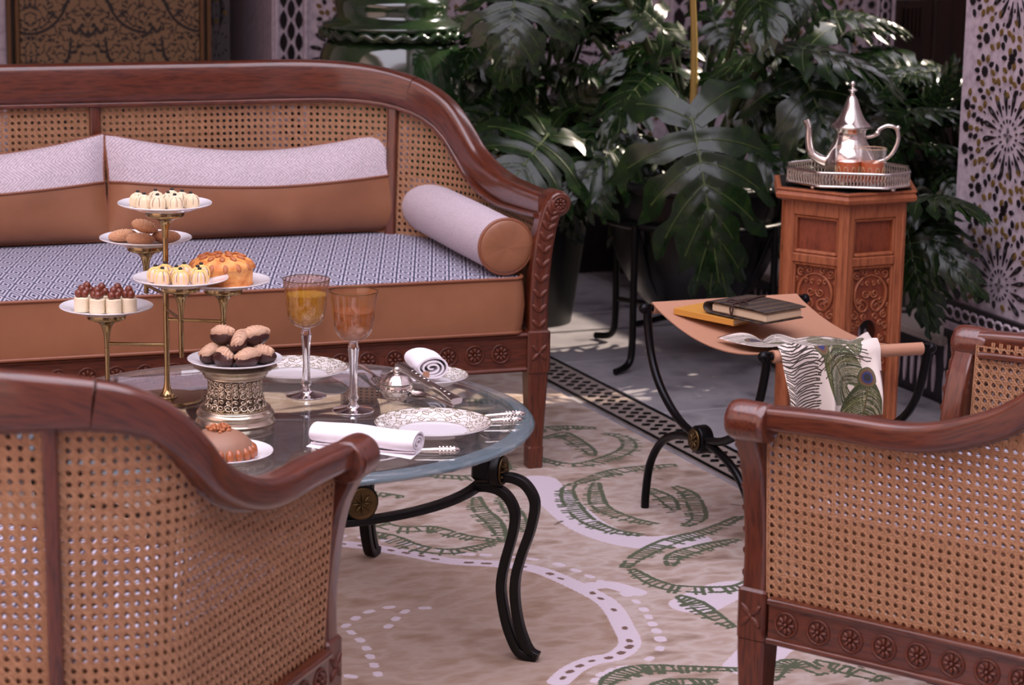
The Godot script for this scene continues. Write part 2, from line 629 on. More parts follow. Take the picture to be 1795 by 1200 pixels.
func tile_kinds() -> void:
	var drop := []
	for q in [[0, 0.0105], [0.0062, 0.003], [0.006, -0.005], [0.0025, -0.0095], [-0.0025, -0.0095], [-0.006, -0.005], [-0.0062, 0.003]]:
		drop.append(Vector2(q[0], q[1]))
	var star := []
	for k in 20:
		var r := 0.0145 if k % 2 == 0 else 0.0105
		star.append(Vector2(r * cos(TAU * k / 20), r * sin(TAU * k / 20)))
	var ray := []
	for q in [[0.0, 0.031], [0.0060, 0.022], [0.0062, 0.004], [0.0, -0.031], [-0.0062, 0.004], [-0.0060, 0.022]]:
		ray.append(Vector2(q[0], q[1]))
	var lens := []
	for q in [[0, 0.0075], [0.0034, 0.0], [0, -0.0075], [-0.0034, 0.0]]:
		lens.append(Vector2(q[0], q[1]))
	var tri := []
	for q in [[0, 0.0055], [0.0028, -0.0045], [-0.0028, -0.0045]]:
		tri.append(Vector2(q[0], q[1]))
	var spindle := []
	for q in [[0, 0.042], [0.004, 0.036], [0.0085, 0.014], [0.0085, -0.014], [0.004, -0.036], [0, -0.042], [-0.004, -0.036], [-0.0085, -0.014], [-0.0085, 0.014], [-0.004, 0.036]]:
		spindle.append(Vector2(q[0], q[1]))
	var loz := []
	for q in [[0, 0.030], [0.009, 0.015], [0.012, 0.0], [0.009, -0.015], [0, -0.030], [-0.009, -0.015], [-0.012, 0.0], [-0.009, 0.015]]:
		loz.append(Vector2(q[0], q[1]))
	for d in [["dark_drop", drop, "zellige_dark", 0.003], ["ochre_drop", drop, "zellige_ochre", 0.003], ["star", star, "zellige_dark", 0.003], ["ray", ray, "zellige_dark", 0.0025], ["lens", lens, "zellige_grey", 0.004], ["point", tri, "zellige_dark", 0.003], ["spindle", spindle, "zellige_white", 0.004], ["lozenge", loz, "zellige_dark", 0.003]]:
		var s := Shape.new()
		s.prism(poly(d[1]), d[3], Transform3D.IDENTITY, 0.0006)
		tile_mesh[d[0]] = s.mesh(M[d[2]])
	# a link of the chain frieze: an open hexagonal ring
	var s := Shape.new()
	var path := PackedVector3Array()
	for k in 8:
		var a := TAU * k / 8 + PI / 8
		path.append(Vector3(0.019 * cos(a), 0.014 * sin(a), 0.002))
	s.tube(path, 0.0042, 5, false, true)
	tile_mesh["link"] = s.mesh(M["zellige_white"])


# every piece of a field of sixteen-fold rosettes inside the rectangle
func zellige(rect: Rect2, centre: Vector2, step: float) -> Array:
	var out := []
	var spots := []
	var put := func(kind: String, at: Vector2, ang: float, gap: float) -> void:
		if not rect.grow(-0.012).has_point(at):
			return
		for q in spots:
			if q.distance_to(at) < gap:
				return
		spots.append(at)
		out.append([kind, Transform3D(Basis(Vector3.BACK, ang), Vector3(at.x, at.y, 0))])
	var i0 := int(floor((rect.position.x - centre.x) / step)) - 1
	var i1 := int(ceil((rect.end.x - centre.x) / step)) + 1
	var j0 := int(floor((rect.position.y - centre.y) / step)) - 1
	var j1 := int(ceil((rect.end.y - centre.y) / step)) + 1
	for i in range(i0, i1):
		for j in range(j0, j1):
			var c := centre + Vector2(i, j) * step
			for k in 16:
				var a := TAU * (k + 0.5) / 16
				var d := Vector2(cos(a), sin(a))
				put.call("ray", c + d * 0.078, a - PI / 2, 0.0)
				if rect.grow(-0.012).has_point(c + d * 0.078):
					out.append(["lens", Transform3D(Basis(Vector3.BACK, a - PI / 2), Vector3(c.x + d.x * 0.088, c.y + d.y * 0.088, 0))])
				put.call("point", c + d * 0.034, a + PI / 2, 0.0)
				var e := Vector2(cos(a + PI / 16), sin(a + PI / 16))
				put.call("point", c + e * 0.068, a + PI / 16 + PI / 2, 0.0)
				put.call("point", c + e * 0.112, a + PI / 16 + PI / 2, 0.0)
				put.call("ochre_drop", c + e * 0.133, a + PI / 16 - PI / 2, 0.0)
			for k in 4:
				put.call("lens", c + Vector2(cos(TAU * k / 4), sin(TAU * k / 4)) * 0.011, TAU * k / 4 - PI / 2, 0.0)
	for i in range(i0, i1):
		for j in range(j0, j1):
			var c := centre + Vector2(i, j) * step
			for q in [Vector2(0.5, 0.0), Vector2(0.0, 0.5), Vector2(0.31, 0.39), Vector2(0.31, 0.61), Vector2(0.69, 0.39), Vector2(0.69, 0.61), Vector2(0.5, 0.85), Vector2(0.5, 0.15)]:
				put.call("star", c + q * step, 0.1, 0.026)
	var stars := spots.duplicate()
	for q in stars:
		for k in 10:
			var a := TAU * k / 10
			put.call("dark_drop" if k % 5 in [0, 1, 3] else "ochre_drop", q + Vector2(cos(a), sin(a)) * 0.0335, a - PI / 2, 0.0185)
	for i in range(i0, i1):
		for j in range(j0, j1):
			for k in 32:
				var a := TAU * k / 32
				put.call("ochre_drop", centre + Vector2(i, j) * step + Vector2(cos(a), sin(a)) * 0.160, a - PI / 2, 0.0195)
	return out


func lay(tiles: Array, parent: Node3D, at: Transform3D, single: Rect2, most := 280) -> void:
	var rest := {}
	var count := 0
	for q in tiles:
		var o: Vector3 = q[1].origin
		if count < most and single.has_point(Vector2(o.x, o.y)):
			part("tile", tile_mesh[q[0]], null, parent, at * q[1])
			count += 1
		else:
			if not rest.has(q[0]):
				rest[q[0]] = []
			rest[q[0]].append(q[1])
	for k in rest:
		var mm := MultiMesh.new()
		mm.transform_format = MultiMesh.TRANSFORM_3D
		mm.mesh = tile_mesh[k]
		mm.instance_count = rest[k].size()
		for i in rest[k].size():
			mm.set_instance_transform(i, at * rest[k][i])
		var o := MultiMeshInstance3D.new()
		o.name = "small_tiles"
		o.multimesh = mm
		parent.add_child(o, true)
		stuff(o)


func slab(called: String, lo: Vector3, hi: Vector3, m: String, bev := 0.002) -> MeshInstance3D:
	var s := Shape.new()
	s.box((lo + hi) / 2.0, hi - lo, bev)
	return structure(called, s, M[m])


func build_room() -> void:
	tile_kinds()
	var nowhere := Rect2(0, 0, 0, 0)
	# back wall: from the brocade niche to the doorway, then beyond it
	var s := Shape.new()
	s.box(Vector3(-0.355, 2.1, -7.35), Vector3(4.81, 4.2, 0.3), 0.002)
	s.box(Vector3(3.32, 2.1, -7.35), Vector3(2.14, 4.2, 0.3), 0.002)
	s.box(Vector3(5.75, 2.1, -7.35), Vector3(1.5, 4.2, 0.3), 0.002)
	var wb := structure("wall_back", s, M["zellige_white"])
	var at := Transform3D(Basis.IDENTITY, Vector3(0, 0, -7.198))
	lay(zellige(Rect2(2.38, 0.34, 1.17, 0.86), Vector2(3.20, 0.72), 0.363), wb, at, nowhere)
	lay(zellige(Rect2(3.76, 0.34, 0.52, 0.86), Vector2(3.92, 0.58), 0.363), wb, at, nowhere)
	# lattice bands and the chain bands
	var band := []
	for y in 13:
		for k in 3:
			band.append(["lozenge", Transform3D(Basis.IDENTITY, Vector3(2.285 + 0.024 * k, 0.36 + 0.066 * y + (0.033 if k % 2 else 0.0), 0))])
			band.append(["lozenge", Transform3D(Basis.IDENTITY.scaled(Vector3(2.0, 1.4, 1)), Vector3(3.60 + 0.052 * k, 0.36 + 0.088 * y + (0.044 if k % 2 else 0.0), 0))])
	for y in 24:
		band.append(["star", Transform3D(Basis.IDENTITY, Vector3(4.305, 0.36 + 0.04 * y, 0))])
		band.append(["link", Transform3D(Basis(Vector3.BACK, PI / 2), Vector3(4.355, 0.36 + 0.034 * y, 0.003))])
	for k in 46:
		band.append(["link", Transform3D(Basis.IDENTITY, Vector3(2.28 + 0.045 * k, 0.298, 0.01))])
		for r in 3:
			band.append(["spindle", Transform3D(Basis.IDENTITY, Vector3(2.28 + 0.045 * k, 0.055 + 0.085 * r, 0.006))])
	lay(band, wb, at, nowhere)
	s = Shape.new()
	s.box(Vector3(3.32, 0.124, -7.196), Vector3(2.14, 0.25, 0.018), 0.001)
	s.box(Vector3(3.32, 0.302, -7.194), Vector3(2.14, 0.05, 0.014), 0.001)
	s.box(Vector3(4.356, 0.75, -7.198), Vector3(0.05, 0.84, 0.010), 0.001)
	part("dado", s, M["zellige_dark"], wb)
	s = Shape.new()
	s.box(Vector3(3.32, 0.262, -7.19), Vector3(2.14, 0.022, 0.03), 0.003)
	for u in [2.262, 2.352, 3.572, 3.735, 4.325, 4.385]:
		s.box(Vector3(u, 0.77, -7.194), Vector3(0.012, 0.9, 0.016), 0.002)
	part("moulding", s, M["zellige_white"], wb)
	# the dim niche with grey tiles beside the brocade
	slab("trim_1", Vector3(1.9, 0, -8.5), Vector3(2.5, 2.8, -8.35), "plaster")
	slab("trim_5", Vector3(2.258, 0, -8.4), Vector3(2.45, 2.8, -7.48), "plaster")
	slab("ceiling_niche", Vector3(1.9, 2.7, -8.5), Vector3(2.5, 2.85, -7.4), "plaster")
	var niche := structure("trim_2", slab_shape(Vector3(2.04, 0, -8.36), Vector3(2.168, 2.8, -7.36)), M["zellige_grey"])
	lay(zellige(Rect2(2.08, 0.3, 0.09, 0.9), Vector2(2.125, 0.74), 0.2), niche, Transform3D(Basis.IDENTITY, Vector3(0, 0, -7.359)), nowhere)
	# doorway right of the back wall, filled by an added dark door for shade
	var door := slab("added_door_1", Vector3(4.37, 0, -7.52), Vector3(5.03, 4.2, -7.44), "shade_walnut")
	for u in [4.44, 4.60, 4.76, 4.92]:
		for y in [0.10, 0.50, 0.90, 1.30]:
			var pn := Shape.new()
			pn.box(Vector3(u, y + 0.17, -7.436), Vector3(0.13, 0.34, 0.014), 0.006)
			part("panel", pn, M["shade_walnut"], door)
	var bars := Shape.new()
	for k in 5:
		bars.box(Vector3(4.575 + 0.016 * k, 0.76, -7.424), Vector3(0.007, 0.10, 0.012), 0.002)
	part("turned_bars", bars, M["shade_walnut"], door)
	# right-hand pier of zellige, its face turned to the patio
	s = Shape.new()
	s.box(Vector3(3.605, 2.1, -1.375), Vector3(0.40, 4.2, 7.75), 0.003)
	var wr := structure("wall_right", s, M["zellige_white"])
	var face := Transform3D(Basis(Vector3(0, 0, 1), Vector3(0, 1, 0), Vector3(-1, 0, 0)), Vector3(3.404, 0, 0))
	var field := zellige(Rect2(-5.235, 0.275, 1.4, 1.5), Vector2(-5.035, 0.708), 0.363)
	lay(field, wr, face, Rect2(-5.25, 0.25, 0.345, 0.80), 300)
	band = []
	for k in 46:
		band.append(["link", Transform3D(Basis.IDENTITY, Vector3(-5.225 + 0.036 * k, 0.245, 0.011))])
		for r in 2:
			band.append(["spindle", Transform3D(Basis.IDENTITY.scaled(Vector3(0.8, 1.0, 1)), Vector3(-5.235 + 0.036 * k, 0.052 + 0.086 * r, 0.009))])
	lay(band, wr, face, Rect2(-5.25, 0.0, 0.4, 0.3), 36)
	s = Shape.new()
	s.box(Vector3(3.402, 0.1, -1.38), Vector3(0.020, 0.2, 7.74), 0.001)
	s.box(Vector3(3.402, 0.246, -1.38), Vector3(0.022, 0.05, 7.74), 0.001)
	part("dado", s, M["zellige_dark"], wr)
	s = Shape.new()
	s.box(Vector3(3.40, 0.211, -1.38), Vector3(0.03, 0.02, 7.74), 0.003)
	part("moulding", s, M["zellige_white"], wr)
	# the raised bed behind the pier, its face tiled like the dado
	s = Shape.new()
	s.box(Vector3(4.5, 0.08, -6.22), Vector3(2.2, 0.16, 1.94), 0.002)
	var bed := structure("trim_3", s, M["zellige_dark"])
	band = []
	for k in 40:
		band.append(["spindle", Transform3D(Basis.IDENTITY.scaled(Vector3(0.8, 1.15, 1)), Vector3(-6.62 + 0.034 * k, 0.072, 0.0))])
	for k in 39:
		band.append(["point", Transform3D(Basis(Vector3.BACK, PI / 2), Vector3(-6.603 + 0.034 * k, 0.072, 0.0))])
	lay(band, bed, Transform3D(face.basis, Vector3(3.399, 0, 0)), Rect2(-6, 0, 0.8, 0.3), 60)
	s = Shape.new()
	s.box(Vector3(4.49, 0.167, -6.22), Vector3(2.24, 0.022, 1.98), 0.004)
	part("coping", s, M["cream_marble"], bed)
	band = []
	for k in 9:
		for j in 24:
			band.append(["lozenge", Transform3D(Basis(Vector3.RIGHT, -PI / 2).scaled(Vector3(1.3, 1, 0.7)), Vector3(3.46 + 0.075 * k + (0.037 if j % 2 else 0.0), 0.178, -7.1 + 0.078 * j))])
	lay(band, bed, Transform3D.IDENTITY, nowhere)
	# the sides that the picture does not show, and the roof with its opening over the patio
	slab("wall_left", Vector3(-2.9, 0, -7.5), Vector3(-2.6, 4.2, 2.8), "plaster")
	slab("wall_front", Vector3(-2.9, 0, 2.5), Vector3(3.8, 4.2, 2.8), "plaster")
	slab("wall_far_right", Vector3(6.4, 0, -7.5), Vector3(6.7, 2.66, -5.2), "plaster")  # unseen, kept low so the sun clears it to the plants
	slab("wall_far_front", Vector3(3.8, 0, -5.3), Vector3(6.7, 4.2, -5.0), "plaster")
	s = Shape.new()
	s.box(Vector3(0.55, 2.7, -6.35), Vector3(7.0, 0.1, 2.3), 0.004)  # unseen gallery roof, set low to darken the back wall
	s.box(Vector3(6.4, 2.7, -6.35), Vector3(0.7, 0.1, 2.3), 0.004)
	s.box(Vector3(5.05, 2.7, -7.3), Vector3(2.0, 0.1, 0.4), 0.004)  # edge of an invented skylight that lets the sun onto the plants
	s.box(Vector3(5.05, 2.7, -5.60), Vector3(2.0, 0.1, 0.8), 0.004)
	s.box(Vector3(1.9, 3.5, -5.3), Vector3(9.7, 2.0, 0.2), 0.004)
	s.box(Vector3(-2.4, 4.35, -1.5), Vector3(1.0, 0.3, 8.7), 0.004)
	s.box(Vector3(3.4, 4.35, -1.5), Vector3(0.9, 0.3, 8.7), 0.004)
	s.box(Vector3(5.3, 4.35, -5.4), Vector3(2.9, 0.3, 0.9), 0.004)
	s.box(Vector3(0.5, 4.35, 2.0), Vector3(4.9, 0.3, 1.7), 0.004)
	structure("ceiling", s, M["plaster"])
	# brocade hanging in its wooden border at the far left
	var hang := thing("wall_hanging", "dark brown and gold patterned brocade hanging in a striped border behind the sofa", "wall hanging", room(1.755, 0.05, -7.18), ROOM_TURN)
	var im := Image.create(192, 320, false, Image.FORMAT_RGB8)
	var nz := FastNoiseLite.new()
	nz.seed = 5
	nz.frequency = 0.055
	nz.noise_type = FastNoiseLite.TYPE_CELLULAR
	var nz2 := FastNoiseLite.new()
	nz2.seed = 8
	nz2.frequency = 0.07
	for y in 320:
		for x in 192:
			var mx := absi((x % 128) - 64)
			var my := y % 128
			var k := nz2.get_noise_2d(mx, my + 40)
			var ring := absf(Vector2(mx, (my - 64) * 0.8).length() - 44.0)
			var gold := absf(k) > 0.10 and ring > 1.3
			im.set_pixel(x, y, Color(0.47, 0.36, 0.24) if gold else Color(0.075, 0.04, 0.03))
	var brocade := mat("brocade", Color(1, 1, 1), 0.6, 0.0, {"albedo_texture": ImageTexture.create_from_image(im), "uv1_scale": Vector3(2.0, 1.25, 1), "uv1_offset": Vector3(0.28, 0.1, 0)})
	s = Shape.new()
	s.box(Vector3(0, 0.9, 0), Vector3(0.53, 1.8, 0.02), 0.003)
	part("cloth", s, brocade, hang)
	var gold := mat("gold_edge", Color(0.36, 0.24, 0.12), 0.5)
	s = Shape.new()
	for x in [-0.272, 0.272]:
		s.box(Vector3(x, 0.9, 0.002), Vector3(0.012, 1.8, 0.026), 0.003)
		s.box(Vector3(x + 0.022 * signf(x), 0.9, 0.0), Vector3(0.012, 1.8, 0.022), 0.003)
	part("border", s, gold, hang)
	s = Shape.new()
	s.box(Vector3(0, 0.9, -0.008), Vector3(0.60, 1.82, 0.012), 0.003)
	part("backing", s, M["raisin"], hang)


func slab_shape(lo: Vector3, hi: Vector3) -> Shape:
	var s := Shape.new()
	s.box((lo + hi) / 2.0, hi - lo, 0.002)
	return s


func build_floor() -> void:
	var s := Shape.new()
	s.box(Vector3(1.9, -0.1, -2.4), Vector3(9.7, 0.2, 14.2), 0.002)
	var f := structure("floor", s, M["marble"])
	# marble slabs with thin joints, where the picture shows them
	var i := 0
	for a in 4:
		for b in 6:
			var lo := Vector3(2.685 + 0.60 * a if a > 0 else 2.685, 0, -7.18 + 0.60 * b)
			var hi := Vector3(2.685 + 0.60 * (a + 1) - 0.003, 0.004, -7.18 + 0.60 * (b + 1) - 0.003)
			hi.x = minf(hi.x, 3.385)
			if hi.x - lo.x < 0.05:
				continue
			part("slab", slab_shape(lo, hi), M["marble"], f)
	for b in 9:
		part("slab", slab_shape(Vector3(1.9, 0, -7.18 + 0.6 * b), Vector3(2.545, 0.004, -7.18 + 0.6 * (b + 1) - 0.003)), M["marble"], f)
	# inlaid border: two black lines and a zigzag of black lozenges
	s = Shape.new()
	s.box(Vector3(2.615, 0.002, -4.7), Vector3(0.135, 0.0044, 4.9), 0.0005)
	var strip := structure("trim_4", s, M["cream_marble"])
	s = Shape.new()
	s.box(Vector3(2.556, 0.003, -4.7), Vector3(0.012, 0.0052, 4.9), 0.0005)
	s.box(Vector3(2.674, 0.003, -4.7), Vector3(0.012, 0.0052, 4.9), 0.0005)
	s.box(Vector3(2.95, 0.003, -6.35), Vector3(0.5, 0.005, 0.010), 0.0005)
	part("black_line", s, M["black_marble"], strip)
	var lz := Shape.new()
	lz.prism(poly([Vector2(-0.015, -0.006), Vector2(0.004, -0.012), Vector2(0.015, 0.006), Vector2(-0.004, 0.012)]), 0.0012, Transform3D(Basis(Vector3.RIGHT, -PI / 2), Vector3.ZERO))
	var lm := lz.mesh(M["black_marble"])
	for k in 66:
		for j in 3:
			part("tile", lm, null, strip, Transform3D(Basis.IDENTITY, Vector3(2.589 + 0.026 * j, 0.0042, -6.95 + 0.045 * k + 0.016 * j)))


# ------------------------------------------------------------------ the rug, its pattern drawn by curves
func dab(im: Image, at: Vector2, r: float, col: Color, lo: Vector2, per: float) -> void:
	var c := (at - lo) * per
	var q := r * per
	for y in range(int(c.y - q), int(c.y + q) + 1):
		for x in range(int(c.x - q), int(c.x + q) + 1):
			if x >= 0 and y >= 0 and x < im.get_width() and y < im.get_height() and Vector2(x + 0.5, y + 0.5).distance_to(c) <= q:
				im.set_pixel(x, y, col)


func stroke(im: Image, line: Array, r: float, col: Color, lo: Vector2, per: float) -> void:
	for k in line.size() - 1:
		var a: Vector2 = line[k]
		var b: Vector2 = line[k + 1]
		var m := int(ceil(a.distance_to(b) / maxf(r * 0.5, 0.002)))
		for j in m:
			dab(im, a.lerp(b, float(j) / m), r, col, lo, per)


func along(line: Array, gap: float) -> Array:
	var out := []
	var left := 0.0
	for k in line.size() - 1:
		var a: Vector2 = line[k]
		var b: Vector2 = line[k + 1]
		var d := a.distance_to(b)
		while left < d:
			out.append([a.lerp(b, left / d), (b - a).normalized()])
			left += gap
		left -= d
	return out


func pairs(a: Array) -> Array:
	var out := []
	for k in range(0, a.size(), 2):
		out.append(Vector2(a[k], a[k + 1]))
	return curve2(out, 8)


func build_rug() -> void:
	var lo := Vector2(0.0, -6.3)
	var per := 400.0
	var im := Image.create(int(2.51 * per), int(3.3 * per), false, Image.FORMAT_RGBA8)
	im.fill(Color(0.62, 0.5, 0.42, 0.0))
	var green := Color(0.235, 0.275, 0.175)
	var pale := Color(0.73, 0.685, 0.715)
	var brown := Color(0.36, 0.26, 0.21)
	var r2 := RandomNumberGenerator.new()
	r2.seed = 3
	# the field inside the dotted ribbon is dyed a deeper tan
	var edge := pairs([1.56, -4.55, 1.65, -4.46, 1.72, -4.37, 1.80, -4.32, 1.86, -4.26, 1.89, -4.14, 1.90, -4.02, 1.87, -3.89, 1.84, -3.80, 1.79, -3.75, 1.72, -3.70, 1.60, -3.55, 1.5, -3.3])
	for k in edge.size() - 1:
		var y0 := int((edge[k].y - lo.y) * per)
		var y1 := int((edge[k + 1].y - lo.y) * per)
		for y in range(y0, y1):
			var f := float(y - y0) / maxf(1.0, y1 - y0)
			im.fill_rect(Rect2i(0, y, int((lerpf(edge[k].x, edge[k + 1].x, f) - lo.x) * per), 1), Color(0.50, 0.385, 0.29, 0.45))
	# broad pale ribbons first
	stroke(im, pairs([2.12, -4.86, 2.09, -4.65, 2.08, -4.48, 2.13, -4.36, 2.24, -4.34]), 0.045, pale, lo, per)
	stroke(im, pairs([2.05, -3.96, 2.16, -4.02, 2.27, -3.98, 2.40, -4.06, 2.5, -4.0]), 0.05, pale, lo, per)
	stroke(im, pairs([1.98, -3.62, 2.10, -3.72, 2.20, -3.66, 2.30, -3.7]), 0.045, pale, lo, per)
	stroke(im, pairs([1.92, -4.13, 1.955, -4.12, 1.98, -4.06]), 0.022, pale, lo, per)
	var ribbon := pairs([1.40, -4.62, 1.56, -4.55, 1.65, -4.46, 1.72, -4.37, 1.80, -4.32, 1.86, -4.26, 1.89, -4.14, 1.90, -4.02, 1.87, -3.89, 1.84, -3.80, 1.79, -3.75, 1.74, -3.74, 1.69, -3.71, 1.64, -3.66])
	stroke(im, ribbon, 0.021, pale, lo, per)
	for q in along(ribbon, 0.035):
		if r2.randf() < 0.85:
			stroke(im, [q[0] + Vector2(r2.randf_range(-0.004, 0.004), 0), q[0] + q[1] * 0.010], r2.randf_range(0.004, 0.007), brown, lo, per)
	for q in along(ribbon, 0.04):
		var side := Vector2(-q[1].y, q[1].x)
		var inner: Vector2 = q[0] - side * 0.055
		stroke(im, [inner, inner + q[1] * 0.014], r2.randf_range(0.008, 0.012), pale, lo, per)
	for l in [[1.40, -4.03, 1.40, -3.96, 1.39, -3.90, 1.37, -3.80], [1.40, -4.06, 1.46, -4.12, 1.53, -4.14], [1.47, -4.03, 1.54, -4.11, 1.60, -4.10], [1.2, -4.0, 1.25, -3.9, 1.33, -3.8]]:
		for q in along(pairs(l), 0.045):
			stroke(im, [q[0], q[0] + q[1] * 0.014], 0.0085, pale, lo, per)
	# green feathered crescents: two rails with rungs between
	var crescents := [
		[2.19, -4.81, 2.16, -4.76, 2.13, -4.66, 2.11, -4.55, 2.12, -4.46, 2.16, -4.41], [2.24, -4.80, 2.21, -4.72, 2.18, -4.62, 2.19, -4.53, 2.22, -4.47], [2.19, -4.82, 2.28, -4.88, 2.36, -4.90, 2.47, -4.89],
		[2.02, -4.22, 2.06, -4.27, 2.13, -4.33, 2.20, -4.37, 2.29, -4.40, 2.41, -4.47], [2.04, -4.20, 2.05, -4.12, 2.08, -4.07, 2.17, -4.04, 2.25, -4.10], [2.11, -4.20, 2.14, -4.26, 2.22, -4.30, 2.32, -4.32], [1.61, -4.68, 1.68, -4.73, 1.71, -4.63, 1.78, -4.60, 1.82, -4.52, 1.88, -4.46],
		[1.64, -4.62, 1.68, -4.57, 1.71, -4.48, 1.76, -4.44, 1.85, -4.46], [1.95, -4.78, 1.93, -4.68, 1.92, -4.58, 1.88, -4.46], [2.02, -4.80, 2.00, -4.70, 1.98, -4.60, 1.95, -4.50], [2.28, -5.21, 2.35, -5.24, 2.36, -5.18, 2.35, -5.07, 2.33, -5.02],
		[2.20, -5.06, 2.25, -4.97, 2.35, -5.01, 2.42, -5.07, 2.45, -5.15, 2.43, -5.20], [2.22, -5.26, 2.29, -5.30, 2.38, -5.30, 2.44, -5.26], [1.70, -3.62, 1.72, -3.65, 1.76, -3.68, 1.81, -3.69, 1.88, -3.66, 1.96, -3.62], [1.76, -3.58, 1.82, -3.61, 1.90, -3.58], [2.05, -4.02, 2.07, -3.96, 2.06, -3.82],
		[2.39, -4.72, 2.40, -4.66, 2.38, -4.58, 2.33, -4.47, 2.27, -4.43], [2.33, -4.72, 2.34, -4.64, 2.31, -4.55], [1.98, -3.55, 2.03, -3.62, 2.08, -3.62, 2.09, -3.54], [2.11, -3.61, 2.15, -3.55, 2.18, -3.48], [2.30, -3.85, 2.38, -3.9, 2.46, -3.85], [1.95, -5.3, 2.05, -5.34, 2.2, -5.3, 2.3, -5.4],
		[1.9, -5.0, 2.0, -4.95, 2.08, -5.0, 2.1, -5.1], [2.1, -5.6, 2.2, -5.64, 2.32, -5.6, 2.4, -5.5], [2.2, -5.9, 2.3, -5.95, 2.4, -5.9], [1.5, -4.9, 1.6, -4.95, 1.72, -4.92, 1.8, -4.84], [1.2, -4.7, 1.3, -4.8, 1.42, -4.76]]
	for l in crescents:
		var line := pairs(l)
		var m := line.size()
		var rail := []
		for k in m:
			var d: Vector2 = (line[mini(k + 1, m - 1)] - line[maxi(k - 1, 0)]).normalized()
			var wide := 0.034 * sin(PI * clampf(0.12 + 0.8 * k / m, 0, 1))
			rail.append(line[k] + Vector2(-d.y, d.x) * wide)
		for k in m - 1:
			if r2.randf() < 0.9:
				stroke(im, [line[k], line[k + 1]], r2.randf_range(0.0040, 0.0062), green, lo, per)
			if r2.randf() < 0.82:
				stroke(im, [rail[k], rail[k + 1]], r2.randf_range(0.0034, 0.0055), green, lo, per)
		var step := 0
		for q in along(line, 0.0135):
			step += 1
			if r2.randf() < 0.12:
				continue
			var g := clampf(float(step) * 0.0125 / (m * 0.02), 0.0, 1.0)
			var near := 0
			for k in m:
				if line[k].distance_to(q[0]) < line[near].distance_to(q[0]):
					near = k
			var to: Vector2 = rail[near]
			var out: Vector2 = (to - q[0]) * (1.45 if step % 3 else 1.0)
			stroke(im, [q[0], q[0] + out + q[1] * 0.004], r2.randf_range(0.0030, 0.0050), green, lo, per)
	for k in 26:
		var at := Vector2(r2.randf_range(1.95, 2.45), r2.randf_range(-5.9, -3.5))
		stroke(im, [at, at + Vector2(r2.randf_range(-0.03, 0.03), r2.randf_range(-0.02, 0.02))], 0.0035, green.lerp(brown, 0.5), lo, per)
	var tex := ImageTexture.create_from_image(im)
	var ground := ramp_tex([Color(0.40, 0.32, 0.265), Color(0.55, 0.47, 0.41), Color(0.66, 0.605, 0.57), Color(0.585, 0.505, 0.45), Color(0.68, 0.64, 0.64)], 0.012, 61, 512, 4)
	var pile := ramp_tex([Color(0.2, 0.2, 0.2), Color(0.8, 0.8, 0.8)], 0.2, 62, 256, 2)
	var m := mat("rug", Color(1, 1, 1), 0.95, 0.0, {"albedo_texture": ground, "uv1_scale": Vector3(1.0, 1.6, 1), "detail_enabled": true, "detail_albedo": tex, "detail_uv_layer": BaseMaterial3D.DETAIL_UV_2, "rim_enabled": true, "rim": 0.25})
	m.heightmap_enabled = true
	m.heightmap_texture = pile
	m.heightmap_scale = 0.12
	# an even sheet with a second uv layer for the drawing
	var st := SurfaceTool.new()
	st.begin(Mesh.PRIMITIVE_TRIANGLES)
	var w := 2.51
	var l := 3.3
	var o3 := Vector3(lo.x, 0, lo.y)
	var top := [[0, 0], [w, 0], [w, l], [0, l]]
	for q in top:
		st.set_normal(UP)
		st.set_uv(Vector2(q[0], q[1]))
		st.set_uv2(Vector2(q[0] / w, q[1] / l))
		st.add_vertex(o3 + Vector3(q[0], 0.012, q[1]))
	for k in [0, 1, 2, 0, 2, 3]:
		st.add_index(k)
	var n := 4
	for k in 4:
		var a := o3 + Vector3(top[k][0], 0, top[k][1])
		var b := o3 + Vector3(top[(k + 1) % 4][0], 0, top[(k + 1) % 4][1])
		var nr := (b - a).cross(UP).normalized()
		if nr.dot((a + b) / 2 - o3 - Vector3(w / 2, 0, l / 2)) < 0:
			nr = -nr
		for q in [a, b, b + UP * 0.012, a + UP * 0.012]:
			st.set_normal(nr)
			st.set_uv(Vector2(q.x, q.z))
			st.set_uv2(Vector2(0.001, 0.001))
			st.add_vertex(q)
		for j in [0, 2, 1, 0, 3, 2]:
			st.add_index(n + j)
		n += 4
	st.set_material(m)
	var rug := MeshInstance3D.new()
	rug.name = "rug"
	rug.mesh = st.commit()
	add_child(rug, true)
	rug.position.y = 0.003
	rug.rotation.y = ROOM_TURN
	tag(rug, "tan wool rug with green feathered crescents and pale dotted ribbons under the table", "rug")


